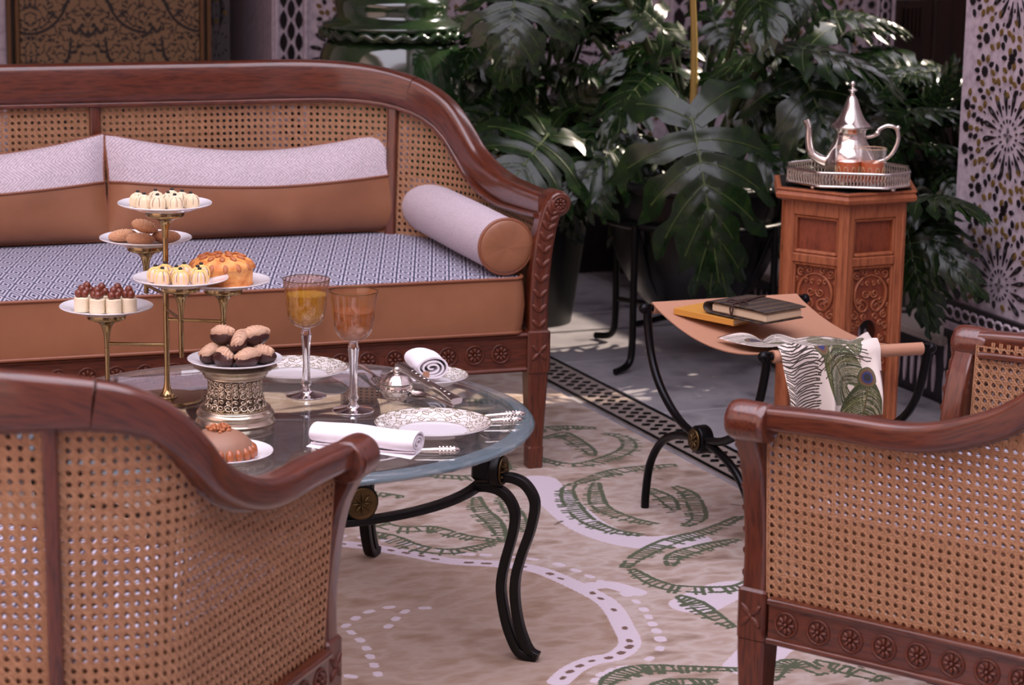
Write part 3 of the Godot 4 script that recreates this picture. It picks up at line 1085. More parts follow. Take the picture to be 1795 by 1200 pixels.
# ------------------------------------------------------------------ plants
func leaf_shapes(seed: int) -> Array:
	var r := RandomNumberGenerator.new()
	r.seed = seed
	var blade := Shape.new()
	var vein := Shape.new()
	var bend := r.randf_range(0.22, 0.34)
	var lift := func(x: float, z: float) -> Vector3:
		var y := -bend * z * z * 0.9 - 0.55 * x * x + 0.16 * absf(x) * (1.0 - absf(x))
		return Vector3(x, y, z)
	# the web along the midrib
	var rows := []
	for i in 13:
		var z := i / 12.0 * 0.92
		var w := 0.085 * sin(PI * clampf(0.25 + 0.72 * i / 12.0, 0, 1)) + 0.01
		rows.append(PackedVector3Array([lift.call(-w, z), lift.call(0.0, z), lift.call(w, z)]))
	blade.grid(rows, Vector3(0, -5, 0.5))
	var ribs := PackedVector3Array()
	for i in 13:
		ribs.append(lift.call(0.0, i / 12.0 * 0.97) + Vector3(0, 0.004, 0))
	var rr := []
	for i in 13:
		rr.append(0.0105 - 0.0075 * i / 12.0)
	vein.tube(ribs, rr, 5, true, false, 0.6)
	var lobes := 7
	for side in [-1, 1, 0]:
		for i in (1 if side == 0 else lobes):
			var f := float(i) / (lobes - 1)
			var z0 := 0.03 + 0.80 * pow(f, 1.05)
			var ang := lerpf(2.35, 0.40, pow(f, 0.48)) + r.randf_range(-0.08, 0.08)
			var length := (0.56 - 0.08 * absf(f - 0.25)) * lerpf(1.0, 0.55, f * f) * r.randf_range(0.9, 1.08)
			var width := lerpf(0.076, 0.052, f)
			if i == 0:
				length *= 0.95
				width = 0.085
			if side == 0:
				z0 = 0.80
				ang = 0.0
				length = 0.26
				width = 0.06
			var curl := r.randf_range(-0.45, -0.1)
			var at := Vector2(0, z0)
			var lrows := []
			var mid := PackedVector3Array()
			var ph := r.randf_range(0, TAU)
			var steps := 12
			for k in steps + 1:
				var t := float(k) / steps
				var a := ang + curl * t
				var d := Vector2(sin(a) * side, cos(a))
				if side == 0:
					d = Vector2(0, 1)
				if k > 0:
					at += d * length / steps
				var acr := Vector2(d.y, -d.x)
				var wob := 1.0 + 0.58 * sin(t * 10.5 + ph) * smoothstep(0.25, 0.6, t)
				var wob2 := 1.0 + 0.58 * sin(t * 10.5 + ph + 2.2) * smoothstep(0.25, 0.6, t)
				var w := width * (0.62 + 0.55 * sin(PI * clampf(t * 0.9 + 0.1, 0, 1))) * sqrt(maxf(0.0, 1.0 - pow(t, 5.0))) + 0.001
				var droop := -0.10 * t * t + 0.01
				var e1: Vector3 = lift.call(at.x + acr.x * w * wob, at.y + acr.y * w * wob)
				var e2: Vector3 = lift.call(at.x - acr.x * w * wob2, at.y - acr.y * w * wob2)
				var c: Vector3 = lift.call(at.x, at.y) + Vector3(0, droop - 0.012, 0)
				e1.y += droop + 0.004 * sin(t * 14 + ph)
				e2.y += droop + 0.004 * cos(t * 12 + ph)
				lrows.append(PackedVector3Array([e1, e1.lerp(c, 0.5) + Vector3(0, 0.004, 0), c, e2.lerp(c, 0.5) + Vector3(0, 0.004, 0), e2]))
				mid.append(c + Vector3(0, 0.004, 0))
			blade.grid(lrows, Vector3(0, -5, 0.5))
			if side != 0:
				vein.tube(mid.slice(0, 10), 0.0045, 4, false, false, 0.5)
	return [blade.mesh(M["leaf"]), vein.mesh(M["vein"])]


var leaf_kinds := []


# a leaf from the end of its stalk to its tip; nrm: where its upper face looks
func add_leaf(plant: Node3D, from: Vector3, tip: Vector3, nrm: Vector3, wide: float, kind: int) -> void:
	var z := tip - from
	var t := look(from - plant.position, z, nrm, Vector3(z.length() * wide, z.length(), z.length()))
	var o := part("leaf", leaf_kinds[kind][0], null, plant, t)
	part("vein", leaf_kinds[kind][1], null, o)


func add_stalk(plant: Node3D, from: Vector3, to: Vector3, bow: Vector3, r := 0.008, m := "stem") -> void:
	var s := Shape.new()
	var path := PackedVector3Array()
	for k in 13:
		var f := k / 12.0
		path.append(from.lerp(to, f) + bow * 4.0 * f * (1.0 - f) - plant.position)
	var rr := []
	for k in 13:
		rr.append(r * (1.3 - 0.6 * k / 12.0))
	s.tube(path, rr, 7)
	part("stalk", s, M[m], plant)


func build_urn() -> void:
	var u := thing("urn", "large green glazed lidded urn standing behind the sofa", "urn", Vector3(-0.34, 0.004, -6.82))
	var s := Shape.new()
	s.lathe(curve2([Vector2(0.0, 0.0), Vector2(0.13, 0.0), Vector2(0.15, 0.03), Vector2(0.21, 0.25), Vector2(0.235, 0.48), Vector2(0.222, 0.66), Vector2(0.190, 0.80), Vector2(0.165, 0.835), Vector2(0.15, 0.84), Vector2(0.0, 0.84)], 6), 48)
	part("body", s, M["green_glaze"], u)
	s = Shape.new()
	s.lathe([Vector2(0.0, 0.850), Vector2(0.17, 0.850), Vector2(0.188, 0.862), Vector2(0.188, 0.874), Vector2(0.165, 0.884), Vector2(0.15, 0.90), Vector2(0.155, 0.925), Vector2(0.155, 0.925), Vector2(0.155, 0.940), Vector2(0.10, 1.0), Vector2(0.03, 1.05), Vector2(0.0, 1.06)], 48)
	part("lid", s, M["green_glaze"], u)
	s = Shape.new()
	var ring := PackedVector3Array()
	for k in 120:
		var a := TAU * k / 120
		ring.append(Vector3(0.190 * cos(a), 0.848 + 0.006 * sin(a * 24), 0.190 * sin(a)))
	s.tube(ring, 0.010, 6, false, true)
	part("scalloped_rim", s, M["green_glaze"], u)


func fill_leaves(plant: Node3D, mid: Vector3, reach: Vector3, count: int, seed: int) -> void:
	var r := RandomNumberGenerator.new()
	r.seed = seed
	var root := plant.position + Vector3(0, 0.3, 0)
	for k in count:
		var from := mid + Vector3(r.randf_range(-1, 1), r.randf_range(-1, 1), r.randf_range(-0.6, 0.6)) * reach
		var out := (from - root) * Vector3(1.2, 0.15, 0.6)
		out = out.normalized() + Vector3(r.randf_range(-0.5, 0.5), r.randf_range(-0.7, 0.25), r.randf_range(0.0, 0.6))
		var size := r.randf_range(0.16, 0.25)
		add_leaf(plant, from, from + out.normalized() * size, Vector3(r.randf_range(-0.4, 0.4), 0.9, r.randf_range(0.1, 0.8)), r.randf_range(0.8, 1.05), k % 4)
		if k % 2 == 0:
			add_stalk(plant, root, from, Vector3(0, 0.05, 0), 0.006)


func build_plants() -> void:
	for k in 4:
		leaf_kinds.append(leaf_shapes(11 + k))
	var looks := [Vector3(0.0, 0.45, 0.9), Vector3(0.05, 1.0, 0.22), Vector3(-0.4, 0.75, 0.5)]
	# the one in the dark pot on its iron stand
	var a := thing("philodendron", "split-leaf philodendron with one huge drooping leaf in the dark pot behind the folding stool", "plant", Vector3(0.485, 0.13, -6.66))
	var rows := [
		[0.436, 0.711, -6.20, 0.510, 0.357, -6.00, 0, 1.00],
		[0.686, 0.870, -6.40, 0.951, 0.864, -6.30, 1, 1.00],
		[0.725, 0.828, -6.50, 0.835, 0.583, -6.30, 0, 1.10],
		[0.671, 0.841, -6.50, 0.516, 0.853, -6.40, 1, 0.90],
		[0.597, 0.620, -6.60, 0.741, 0.523, -6.40, 2, 0.90],
		[0.296, 0.600, -6.60, 0.158, 0.524, -6.40, 0, 1.00],
		[0.617, 1.045, -6.50, 0.603, 0.916, -6.30, 2, 1.00],
		[0.760, 1.034, -6.60, 0.712, 0.926, -6.50, 0, 1.10],
		[0.421, 0.847, -6.80, 0.248, 0.830, -6.70, 1, 1.00],
		[0.816, 0.695, -6.70, 0.738, 0.595, -6.50, 0, 0.80],
		[0.539, 0.767, -6.70, 0.689, 0.686, -6.50, 2, 1.00],
		[0.371, 0.779, -6.70, 0.230, 0.693, -6.50, 1, 1.00],
		[0.869, 0.879, -6.70, 0.943, 0.933, -6.60, 1, 0.90],
		[0.655, 0.508, -6.70, 0.701, 0.387, -6.50, 0, 0.80],
		[0.351, 0.496, -6.75, 0.279, 0.363, -6.60, 0, 0.80],
		[0.534, 0.902, -6.90, 0.593, 0.773, -6.80, 0, 1.00],
	]
	for k in rows.size():
		var q: Array = rows[k]
		var from := Vector3(q[0], q[1], q[2])
		add_leaf(a, from, Vector3(q[3], q[4], q[5]), looks[q[6]], q[7], k % 4)
		add_stalk(a, a.position + Vector3(0, 0.30, 0), from, Vector3(0, 0.06, -0.05), 0.008)
	fill_leaves(a, Vector3(0.52, 0.72, -6.85), Vector3(0.36, 0.24, 0.3), 26, 51)
	add_stalk(a, Vector3(0.46, 0.5, -6.6), Vector3(0.445, 1.06, -6.55), Vector3(0.012, 0, 0), 0.010, "pale_stem")
	add_stalk(a, Vector3(0.35, 0.62, -6.75), Vector3(0.20, 0.86, -6.7), Vector3(0, 0.02, 0), 0.010)
	add_stalk(a, Vector3(0.43, 0.66, -6.75), Vector3(0.27, 1.0, -6.7), Vector3(0, 0.0, 0), 0.012)
	var s := Shape.new()
	s.ball(Transform3D(Basis.IDENTITY.scaled(Vector3(0.19, 0.03, 0.19)), Vector3(0, 0.335, 0)), 16, 6, 0.2, 2)
	part("soil", s, M["soil"], a)
	var pot := thing("plant_pot", "large dark round-bellied plant pot resting in the black iron stand", "plant pot", Vector3(0.485, 0.13, -6.66))
	s = Shape.new()
	s.lathe(curve2([Vector2(0, 0.0), Vector2(0.08, 0.0), Vector2(0.14, 0.04), Vector2(0.205, 0.14), Vector2(0.232, 0.26), Vector2(0.235, 0.345), Vector2(0.228, 0.365), Vector2(0.215, 0.355), Vector2(0.212, 0.25), Vector2(0.17, 0.10), Vector2(0.0, 0.04)], 5), 48)
	part("body", s, M["dark_pot"], pot)
	s = Shape.new()
	var ring := PackedVector3Array()
	for k in 48:
		ring.append(Vector3(0.236 * cos(TAU * k / 48), 0.352, 0.236 * sin(TAU * k / 48)))
	s.tube(ring, 0.011, 8, false, true)
	part("rim", s, M["dark_pot"], pot)
	var stand := thing("plant_stand", "black iron plant stand with bent feet and low crossbars under the dark pot", "plant stand", Vector3(0.485, 0.004, -6.66))
	s = Shape.new()
	ring = PackedVector3Array()
	for k in 48:
		ring.append(Vector3(0.252 * cos(TAU * k / 48), 0.385, 0.252 * sin(TAU * k / 48)))
	s.tube(ring, 0.010, 6, false, true)
	part("ring", s, M["iron"], stand)
	for k in 4:
		var d := Vector3(cos(TAU * k / 4 + 2.35), 0, -sin(TAU * k / 4 + 2.35))
		d = d.rotated(UP, 0.09 + PI / 2)
		s = Shape.new()
		s.tube(curve3([d * 0.262 + UP * 0.39, d * 0.262 + UP * 0.2, d * 0.262 + UP * 0.07, d * 0.275 + UP * 0.022, d * 0.33 + UP * 0.010], 6), 0.0095, 8)
		part("leg", s, M["iron"], stand)
		s = Shape.new()
		s.tube(pv3([d * 0.262 + UP * 0.125, Vector3(0, 0.128, 0)]), 0.0085, 6)
		part("crossbar", s, M["iron"], stand)
	for k in 4:
		var d := Vector3(cos(TAU * k / 4 + 2.35), 0, -sin(TAU * k / 4 + 2.35)).rotated(UP, 0.09 + PI / 2)
		s = Shape.new()
		s.tube(curve3([d * 0.255 + UP * 0.38, d * 0.19 + UP * 0.24, d * 0.10 + UP * 0.145, Vector3(0, 0.128, 0)], 6), 0.007, 6)
		part("cradle_bar", s, M["iron"], stand)
	# behind the sofa's corner
	var b := thing("philodendron", "split-leaf philodendron crowding the right end of the sofa back, dark leaves hanging", "plant", Vector3(0.05, 0.004, -7.12))
	rows = [
		[-0.005, 1.012, -6.50, -0.026, 0.822, -6.35, 0, 1.35],
		[0.114, 1.015, -6.60, 0.115, 0.857, -6.50, 0, 1.00],
		[0.086, 0.625, -6.50, -0.052, 0.483, -6.30, 0, 1.25],
		[0.087, 0.616, -6.60, 0.210, 0.487, -6.40, 2, 1.00],
		[0.131, 0.637, -6.70, 0.231, 0.787, -6.60, 0, 0.90],
		[-0.039, 0.715, -6.80, -0.210, 0.781, -6.70, 0, 1.00],
		[0.000, 0.677, -6.80, -0.157, 0.626, -6.60, 0, 1.00],
		[-0.088, 0.853, -6.80, -0.218, 0.723, -6.70, 2, 1.00],
		[0.038, 0.753, -6.90, -0.091, 0.641, -6.70, 0, 1.00],
		[0.166, 0.637, -6.90, 0.301, 0.706, -6.80, 1, 1.00],
		[0.052, 0.816, -6.90, -0.039, 0.715, -6.80, 0, 1.00],
		[0.176, 0.880, -6.90, 0.080, 0.956, -6.80, 1, 0.90],
		[0.105, 0.484, -6.80, 0.168, 0.344, -6.70, 0, 0.90],
		[-0.084, 0.575, -6.80, -0.111, 0.448, -6.70, 0, 0.90],
	]
	for k in rows.size():
		var q: Array = rows[k]
		var from := Vector3(q[0], q[1], q[2])
		add_leaf(b, from, Vector3(q[3], q[4], q[5]), looks[q[6]], q[7], (k + 1) % 4)
		add_stalk(b, b.position + Vector3(0, 0.3, 0), from, Vector3(0, 0.06, -0.04), 0.007)
	fill_leaves(b, Vector3(0.06, 0.66, -6.95), Vector3(0.26, 0.28, 0.22), 26, 52)
	s = Shape.new()
	s.lathe([Vector2(0, 0), Vector2(0.12, 0), Vector2(0.12, 0), Vector2(0.16, 0.3), Vector2(0.16, 0.3), Vector2(0.145, 0.3), Vector2(0.145, 0.3), Vector2(0.14, 0.26), Vector2(0, 0.26)], 32)
	part("pot", s, M["dark_pot"], b)
	# in the raised bed beside the pier
	var c := thing("philodendron", "split-leaf philodendron growing between the hexagonal table and the tiled pier", "plant", Vector3(1.22, 0.17, -6.86))
	rows = [
		[0.951, 0.471, -6.00, 0.993, 0.261, -5.90, 2, 0.80],
		[0.958, 0.536, -6.05, 1.077, 0.607, -5.85, 1, 0.90],
		[0.965, 0.497, -6.05, 1.078, 0.400, -5.85, 2, 0.80],
		[1.001, 0.680, -6.60, 1.160, 0.742, -6.50, 1, 0.90],
		[1.050, 0.598, -6.60, 1.149, 0.628, -6.50, 1, 0.90],
		[0.879, 0.742, -6.50, 0.970, 0.598, -6.40, 2, 1.00],
		[1.123, 0.663, -6.70, 1.142, 0.785, -6.60, 0, 0.90],
		[1.041, 0.758, -6.80, 1.116, 0.786, -6.70, 1, 0.90],
		[0.980, 0.490, -6.50, 1.020, 0.280, -6.40, 0, 0.70],
		[0.968, 0.671, -6.80, 1.073, 0.746, -6.70, 1, 1.00],
		[1.136, 0.720, -6.80, 1.199, 0.671, -6.70, 1, 1.00],
		[1.129, 0.531, -6.60, 1.176, 0.455, -6.50, 2, 1.00],
	]
	for k in rows.size():
		var q: Array = rows[k]
		var from := Vector3(q[0], q[1], q[2])
		add_leaf(c, from, Vector3(q[3], q[4], q[5]), looks[q[6]], q[7], (k + 2) % 4)
		add_stalk(c, c.position + Vector3(0, 0.05, 0), from, Vector3(0, 0.10, -0.03), 0.007)
	fill_leaves(c, Vector3(1.12, 0.62, -6.85), Vector3(0.24, 0.16, 0.2), 26, 53)


# ------------------------------------------------------------------ cane seats
# the plan of a seat's back and arms: a straight back, round corners, arms running forward
class Plan:
	var x := PackedFloat32Array()
	var z := PackedFloat32Array()
	var l := PackedFloat32Array()
	var size := 0.0
	var from := 0.0
	var heights: Array
	const KNOTS := [0.0, 0.25, 0.4, 0.5, 0.6, 0.7, 0.85, 1.0]

	func _init(a: float, x0: float, zb: float, zc: float, zf: float, power: float, hv: Array) -> void:
		heights = hv
		from = x0
		if x0 > 0.0:
			x.append(0.0)
			z.append(zb)
		for k in 61:
			var t := PI / 2 * k / 60
			x.append(x0 + (a - x0) * pow(sin(t), 2.0 / power))
			z.append(zc + (zb - zc) * pow(maxf(cos(t), 0.0), 2.0 / power))
		for k in 20:
			x.append(a)
			z.append(zc + (zf - zc) * (k + 1) / 20.0)
		l.append(0.0)
		for k in range(1, x.size()):
			l.append(l[k - 1] + Vector2(x[k] - x[k - 1], z[k] - z[k - 1]).length())
		size = l[-1]

	func at(s: float) -> Vector2:
		var q := clampf(absf(s), 0.0, size)
		var lo := 0
		var hi := l.size() - 1
		while hi - lo > 1:
			var mid := (lo + hi) / 2
			if l[mid] <= q:
				lo = mid
			else:
				hi = mid
		var f := (q - l[lo]) / maxf(l[hi] - l[lo], 1e-6)
		var px := lerpf(x[lo], x[hi], f)
		return Vector2(px if s >= 0 else -px, lerpf(z[lo], z[hi], f))

	func outward(s: float) -> Vector2:
		var d := at(minf(s + 0.02, size)) - at(maxf(s - 0.02, -size))
		return Vector2(-d.y, d.x).normalized() * -1.0

	func top(s: float) -> float:
		var f := clampf((absf(s) - from) / (size - from), 0.0, 1.0)
		var i := 0
		while i < 6 and f > KNOTS[i + 1]:
			i += 1
		var d: float = KNOTS[i + 1] - KNOTS[i]
		var t: float = (f - KNOTS[i]) / d
		var m0: float = 0.0 if i == 0 else (heights[i + 1] - heights[i - 1]) / (KNOTS[i + 1] - KNOTS[i - 1])
		var m1: float = (heights[mini(i + 2, 7)] - heights[i]) / (KNOTS[mini(i + 2, 7)] - KNOTS[i])
		return (2 * t * t * t - 3 * t * t + 1) * heights[i] + (t * t * t - 2 * t * t + t) * d * m0 + (-2 * t * t * t + 3 * t * t) * heights[i + 1] + (t * t * t - t * t) * d * m1

	# a point of the cane sheet: it leans out towards the top
	func sheet(s: float, y: float, lean: float, off := 0.0) -> Vector3:
		var p := at(s) + outward(s) * (off - lean * (0.80 - y))
		return Vector3(p.x, y, p.y)


func ribbon(s: Shape, p: PackedVector3Array, nr: PackedVector3Array, w: float, lift: float, wave: float, phase: int) -> void:
	var m := p.size()
	if m < 2:
		return
	var base := s.v.size()
	for i in m:
		var d := (p[mini(i + 1, m - 1)] - p[maxi(i - 1, 0)]).normalized()
		var acr := d.cross(nr[i]).normalized() * w / 2.0
		var c := p[i] + nr[i] * (lift + wave * (1.0 if (i + phase) % 2 else -1.0))
		for k in 3:
			s.v.append(c + acr * (k - 1) + nr[i] * (w * 0.22 if k == 1 else 0.0))
			s.n.append((nr[i] + acr.normalized() * (k - 1) * 0.55).normalized())
			s.t.append(Vector2(i * 0.01, k * 0.001 + base * 0.0137))
			s.c.append(Color.WHITE)
	for i in m - 1:
		for k in 2:
			var a := base + i * 3 + k
			var b := a + 3
			s.ix.append_array([a, b, b + 1, a, b + 1, a + 1])


# woven cane between two stations of the plan
func cane(pl: Plan, s0: float, s1: float, y0: float, drop: Array, lean: float, pitch: float, off_in := 0.0) -> Shape:
	var s := Shape.new()
	var ns := int((s1 - s0) / pitch)
	pitch = (s1 - s0) / ns
	var ny := int((0.95 - y0) / pitch)
	var w := pitch * 0.20
	var off := pitch * 0.135
	var tops := PackedFloat32Array()
	for i in ns * 2 + 1:
		var q := s0 + pitch * i / 2.0
		tops.append(pl.top(q) - rail_deep(pl, q, drop) * 0.6)
	var point := func(i2: float, y: float) -> Array:
		var q := s0 + pitch * i2 / 2.0
		var o := pl.outward(q)
		return [pl.sheet(q, y, lean, off_in), Vector3(o.x, 0, o.y)]
	for i in ns + 1:
		for d in [-off, off]:
			var p := PackedVector3Array()
			var nr := PackedVector3Array()
			var y := y0
			while y < tops[i * 2] + pitch / 2:
				var q: Array = point.call(i * 2 + 2.0 * d / pitch, y)
				p.append(q[0])
				nr.append(q[1])
				y += pitch / 2
			ribbon(s, p, nr, w, 0.0, 0.0, 0)
	for j in ny:
		for d in [-off, off]:
			var y: float = y0 + pitch * j + d
			var p := PackedVector3Array()
			var nr := PackedVector3Array()
			for i in ns * 2 + 1:
				if y < tops[i]:
					var q: Array = point.call(i, y)
					p.append(q[0])
					nr.append(q[1])
				if y >= tops[i] or i == ns * 2:
					ribbon(s, p, nr, w, 0.0, 0.0007, j)
					p = PackedVector3Array()
					nr = PackedVector3Array()
	for dirs in [1, -1]:
		for start in range(-ny, ns + ny):
			var p := PackedVector3Array()
			var nr := PackedVector3Array()
			for k in ny * 2 + 2:
				var i2: int = (start * 2 + 1) + k * dirs
				var y := y0 + pitch * k / 2.0
				var inside: bool = i2 >= 0 and i2 <= ns * 2 and y < tops[clampi(i2, 0, ns * 2)]
				if inside:
					var q: Array = point.call(i2, y)
					p.append(q[0])
					nr.append(q[1])
				if not inside and p.size() > 0:
					ribbon(s, p, nr, w * 1.05, 0.0009 * dirs, 0.0, 0)
					p = PackedVector3Array()
					nr = PackedVector3Array()
	return s


func rail_deep(pl: Plan, q: float, drop: Array) -> float:
	var f := clampf((absf(q) - pl.from) / (pl.size - pl.from), 0.0, 1.0)
	if f < 0.5:
		return lerpf(drop[0], drop[1], smoothstep(0.12, 0.5, f))
	return lerpf(drop[1], drop[2], (f - 0.5) * 2.0)


# the wooden rail along the top, its upper edge on the plan's height
func rail(pl: Plan, s0: float, s1: float, drop: Array, wide: float) -> Shape:
	var s := Shape.new()
	var m := maxi(8, int((s1 - s0) / 0.018))
	var path := PackedVector3Array()
	var sides := []
	var sizes := []
	for k in m + 1:
		var q := lerpf(s0, s1, float(k) / m)
		var o := pl.outward(q)
		var deep := rail_deep(pl, q, drop)
		var p := pl.at(q)
		path.append(Vector3(p.x, pl.top(q) - deep / 2.0, p.y))
		sides.append(Vector3(o.x, 0, o.y))
		sizes.append(Vector2(wide, deep))
	s.sweep(path, soft_rect(0.5, 24), sides, sizes)
	return s


func rosette_mesh(r: float) -> ArrayMesh:
	var s := Shape.new()
	var ring := PackedVector3Array()
	for k in 18:
		ring.append(Vector3(r * 0.92 * cos(TAU * k / 18), r * 0.92 * sin(TAU * k / 18), 0.0008))
	s.tube(ring, r * 0.13, 6, false, true)
	for k in 8:
		var a := TAU * k / 8
		var b := Basis(Vector3.BACK, a) * Basis.IDENTITY.scaled(Vector3(r * 0.31, r * 0.16, r * 0.22))
		s.ball(Transform3D(b, Vector3(cos(a) * r * 0.48, sin(a) * r * 0.48, 0.0012)), 8, 5)
	s.ball(Transform3D(Basis.IDENTITY.scaled(Vector3(r * 0.18, r * 0.18, r * 0.26)), Vector3(0, 0, 0.002)), 8, 5)
	return s.mesh(M["mahogany_rail"])


func leaf_carving(h: float) -> ArrayMesh:
	var s := Shape.new()
	for d in [-1, 1]:
		var b := Basis(Vector3.BACK, -0.75 * d) * Basis.IDENTITY.scaled(Vector3(h * 0.28, h * 0.62, h * 0.22))
		s.ball(Transform3D(b, Vector3(h * 0.36 * d, 0, 0)), 8, 6)
	return s.mesh(M["mahogany_rail"])


# one sofa or armchair, facing its own +z
func cane_seat(root: Node3D, pl: Plan, o: Dictionary) -> void:
	var a: float = o.a
	var zf: float = o.zf
	var y1: float = o.rail_top
	var y0: float = o.rail_low
	var drop: Array = o.drop
	var seam: float = o.seam
	var sz := pl.size
	# rails: back, then the two arms that meet it at a seam
	part("top_rail", rail(pl, -seam + 0.0006, seam - 0.0006, drop, o.wide), M["mahogany"], root)
	part("arm_rail", rail(pl, seam + 0.0006, sz - 0.02, drop, o.wide), M["mahogany"], root)
	part("arm_rail", rail(pl, -sz + 0.02, -seam - 0.0006, drop, o.wide), M["mahogany"], root)
	# cane between the stiles
	var stops: Array = o.stiles.duplicate()
	stops.sort()
	var marks := [-sz + 0.02]
	marks.append_array(stops)
	marks.append(sz - 0.02)
	for k in marks.size() - 1:
		var c := part("cane_panel", cane(pl, marks[k], marks[k + 1], y1 - 0.006, drop, o.lean, o.pitch), M["cane"], root)
		stuff(c)
		if o.has("double"):
			var inner_sheet := part("inner_cane_panel", cane(pl, marks[k] + 0.004, marks[k + 1] - 0.002, y1 - 0.002, drop, o.lean, o.pitch * 1.008, -0.013), M["cane"], root)
			stuff(inner_sheet)
	for q in stops:
		var s := Shape.new()
		var path := PackedVector3Array()
		var nr := pl.outward(q)
		for k in 7:
			path.append(pl.sheet(q, lerpf(y0, pl.top(q) - drop[0] * 0.5, k / 6.0), o.lean, 0.0))
		s.sweep(path, soft_rect(0.4, 16), [Vector3(nr.y, 0, -nr.x)], [Vector2(o.get("stile", 0.026), 0.026)])
		part("stile", s, M["mahogany"], root)
	# a thin bead that frames the cane below the rail, on its inner side
	var bead := Shape.new()
	var bp := PackedVector3Array()
	var bsides := []
	for k in 97:
		var q := lerpf(-sz + 0.03, sz - 0.03, k / 96.0)
		var nr := pl.outward(q)
		bp.append(pl.sheet(q, pl.top(q) - rail_deep(pl, q, drop) - 0.001, o.lean, -0.010))
		bsides.append(Vector3(nr.x, 0, nr.y))
	bead.sweep(bp, soft_rect(0.5, 10), bsides, [Vector2(0.024, 0.012)])
	part("cane_bead", bead, M["mahogany"], root)
	# seat rails: along the plan and across the front
	var s := Shape.new()
	var path := PackedVector3Array()
	var sides := []
	for k in 81:
		var q := lerpf(-sz + 0.03, sz - 0.03, k / 80.0)
		path.append(pl.sheet(q, (y0 + y1) / 2.0, o.lean, 0.0))
		var nr := pl.outward(q)
		sides.append(Vector3(nr.x, 0, nr.y))
	s.sweep(path, soft_rect(0.25, 16), sides, [Vector2(0.030, y1 - y0)])
	part("seat_rail", s, M["mahogany"], root)
	s = Shape.new()
	for yy in [y1 - 0.004, y0 + 0.005]:
		var p2 := PackedVector3Array()
		for q in path:
			p2.append(Vector3(q.x, yy, q.z))
		s.sweep(p2, soft_rect(0.5, 12), sides, [Vector2(0.042, 0.011)])
	part("seat_moulding", s, M["mahogany"], root)
	var inner := o.lean * (0.80 - y1) as float
	var fx: float = a - inner - o.inset
	s = Shape.new()
	s.box(Vector3(0, (y0 + y1) / 2.0, zf - 0.022), Vector3(fx * 2.0 - 0.02, y1 - y0, 0.030), 0.003)
	var front := part("front_rail", s, M["mahogany_rail"], root)
	s = Shape.new()
	s.box(Vector3(0, y1 - 0.004, zf - 0.02), Vector3(fx * 2.0 - 0.03, 0.010, 0.040), 0.004)
	s.box(Vector3(0, y0 + 0.005, zf - 0.02), Vector3(fx * 2.0 - 0.03, 0.010, 0.040), 0.004)
	part("moulding", s, M["mahogany_rail"], front)
	# carved rosettes
	var r: float = o.rosette
	var rm := rosette_mesh(r)
	var gap := r * 2.75
	var cnt := int((fx * 2.0 - 0.08) / gap)
	for k in cnt:
		part("rosette", rm, null, front, Transform3D(Basis.IDENTITY, Vector3((k - (cnt - 1) / 2.0) * gap, (y0 + y1) / 2.0, zf - 0.007)))
	var rail_node := root.get_node("seat_rail")
	var tot := sz - 0.06
	var q := tot
	while q > 0.12:
		for d in [1.0, -1.0]:
			if o.side_rosettes or d > 0:
				var nr := pl.outward(q * d)
				part("rosette", rm, null, rail_node, look(pl.sheet(q * d, (y0 + y1) / 2.0, o.lean, 0.0145), Vector3(nr.x, 0, nr.y)))
		q -= gap
	# front posts, their carving, blocks, knobs and legs
	var lc := leaf_carving(0.021)
	var zp: float = zf + o.post_z
	for d in [-1.0, 1.0]:
		s = Shape.new()
		var pts := curve3([Vector3(d * fx, y1 - 0.02, zp), Vector3(d * fx, y1 + 0.08, zp), Vector3(d * lerpf(fx, a, 0.35), y1 + 0.19, zp), Vector3(d * (a - o.inset * 0.4), pl.top(sz) - 0.045, zp), Vector3(d * (a + o.roll * 0.8), pl.top(sz) - 0.022, zp)], 5)
		s.sweep(pts, soft_rect(0.3, 16), [Vector3(0, 0, 1)], [Vector2(o.post, o.post)])
		var post := part("front_post", s, M["mahogany"], root)
		var m := 12
		for k in m:
			var f := (k + 0.6) / m * (pts.size() - 3)
			var i := int(f)
			var p := pts[i].lerp(pts[i + 1], f - i)
			var t := (pts[i + 1] - pts[i]).normalized()
			part("carved_leaf", lc, null, post, Transform3D(Basis(t.cross(Vector3.BACK), t, Vector3.BACK), p + Vector3(0, 0, o.post / 2.0)))
		# rolled knob at the end of the arm
		var kr: float = o.knob
		s = Shape.new()
		var kn := []
		for v in [[0.0, -0.046], [kr * 0.86, -0.046], [kr * 0.97, -0.043], [kr, -0.036], [kr, -0.032], [kr * 0.985, -0.030], [kr, -0.028], [kr * 1.02, 0.0], [kr * 0.99, 0.012], [kr * 0.9, 0.018], [kr * 0.8, 0.0195], [kr * 0.8, 0.0195], [0.0, 0.0195]]:
			kn.append(Vector2(v[0], v[1]))
		s.lathe(kn, 32, Transform3D(Basis(Vector3.RIGHT, PI / 2), Vector3(d * (a + o.roll), pl.top(sz) - kr * 0.82, zf + o.knob_z)))
		var knob := part("arm_knob", s, M["mahogany"], root)
		part("rosette", rosette_mesh(kr * 0.62), null, knob, Transform3D(Basis.IDENTITY, Vector3(d * (a + o.roll), pl.top(sz) - kr * 0.82, zf + o.knob_z + 0.020)))
		s = Shape.new()
		s.box(Vector3(d * fx, (y0 + y1) / 2.0, zp), Vector3(o.post + 0.008, y1 - y0 + 0.012, o.post + 0.008), 0.004)
		var block := part("corner_block", s, M["mahogany_block"], root)
		s = Shape.new()
		for k in 4:
			var ang := PI / 4 + k * PI / 2
			s.ball(Transform3D(Basis(Vector3.BACK, ang) * Basis.IDENTITY.scaled(Vector3(0.013, 0.005, 0.004)), Vector3(0.012 * cos(ang), 0.012 * sin(ang), 0)), 8, 5)
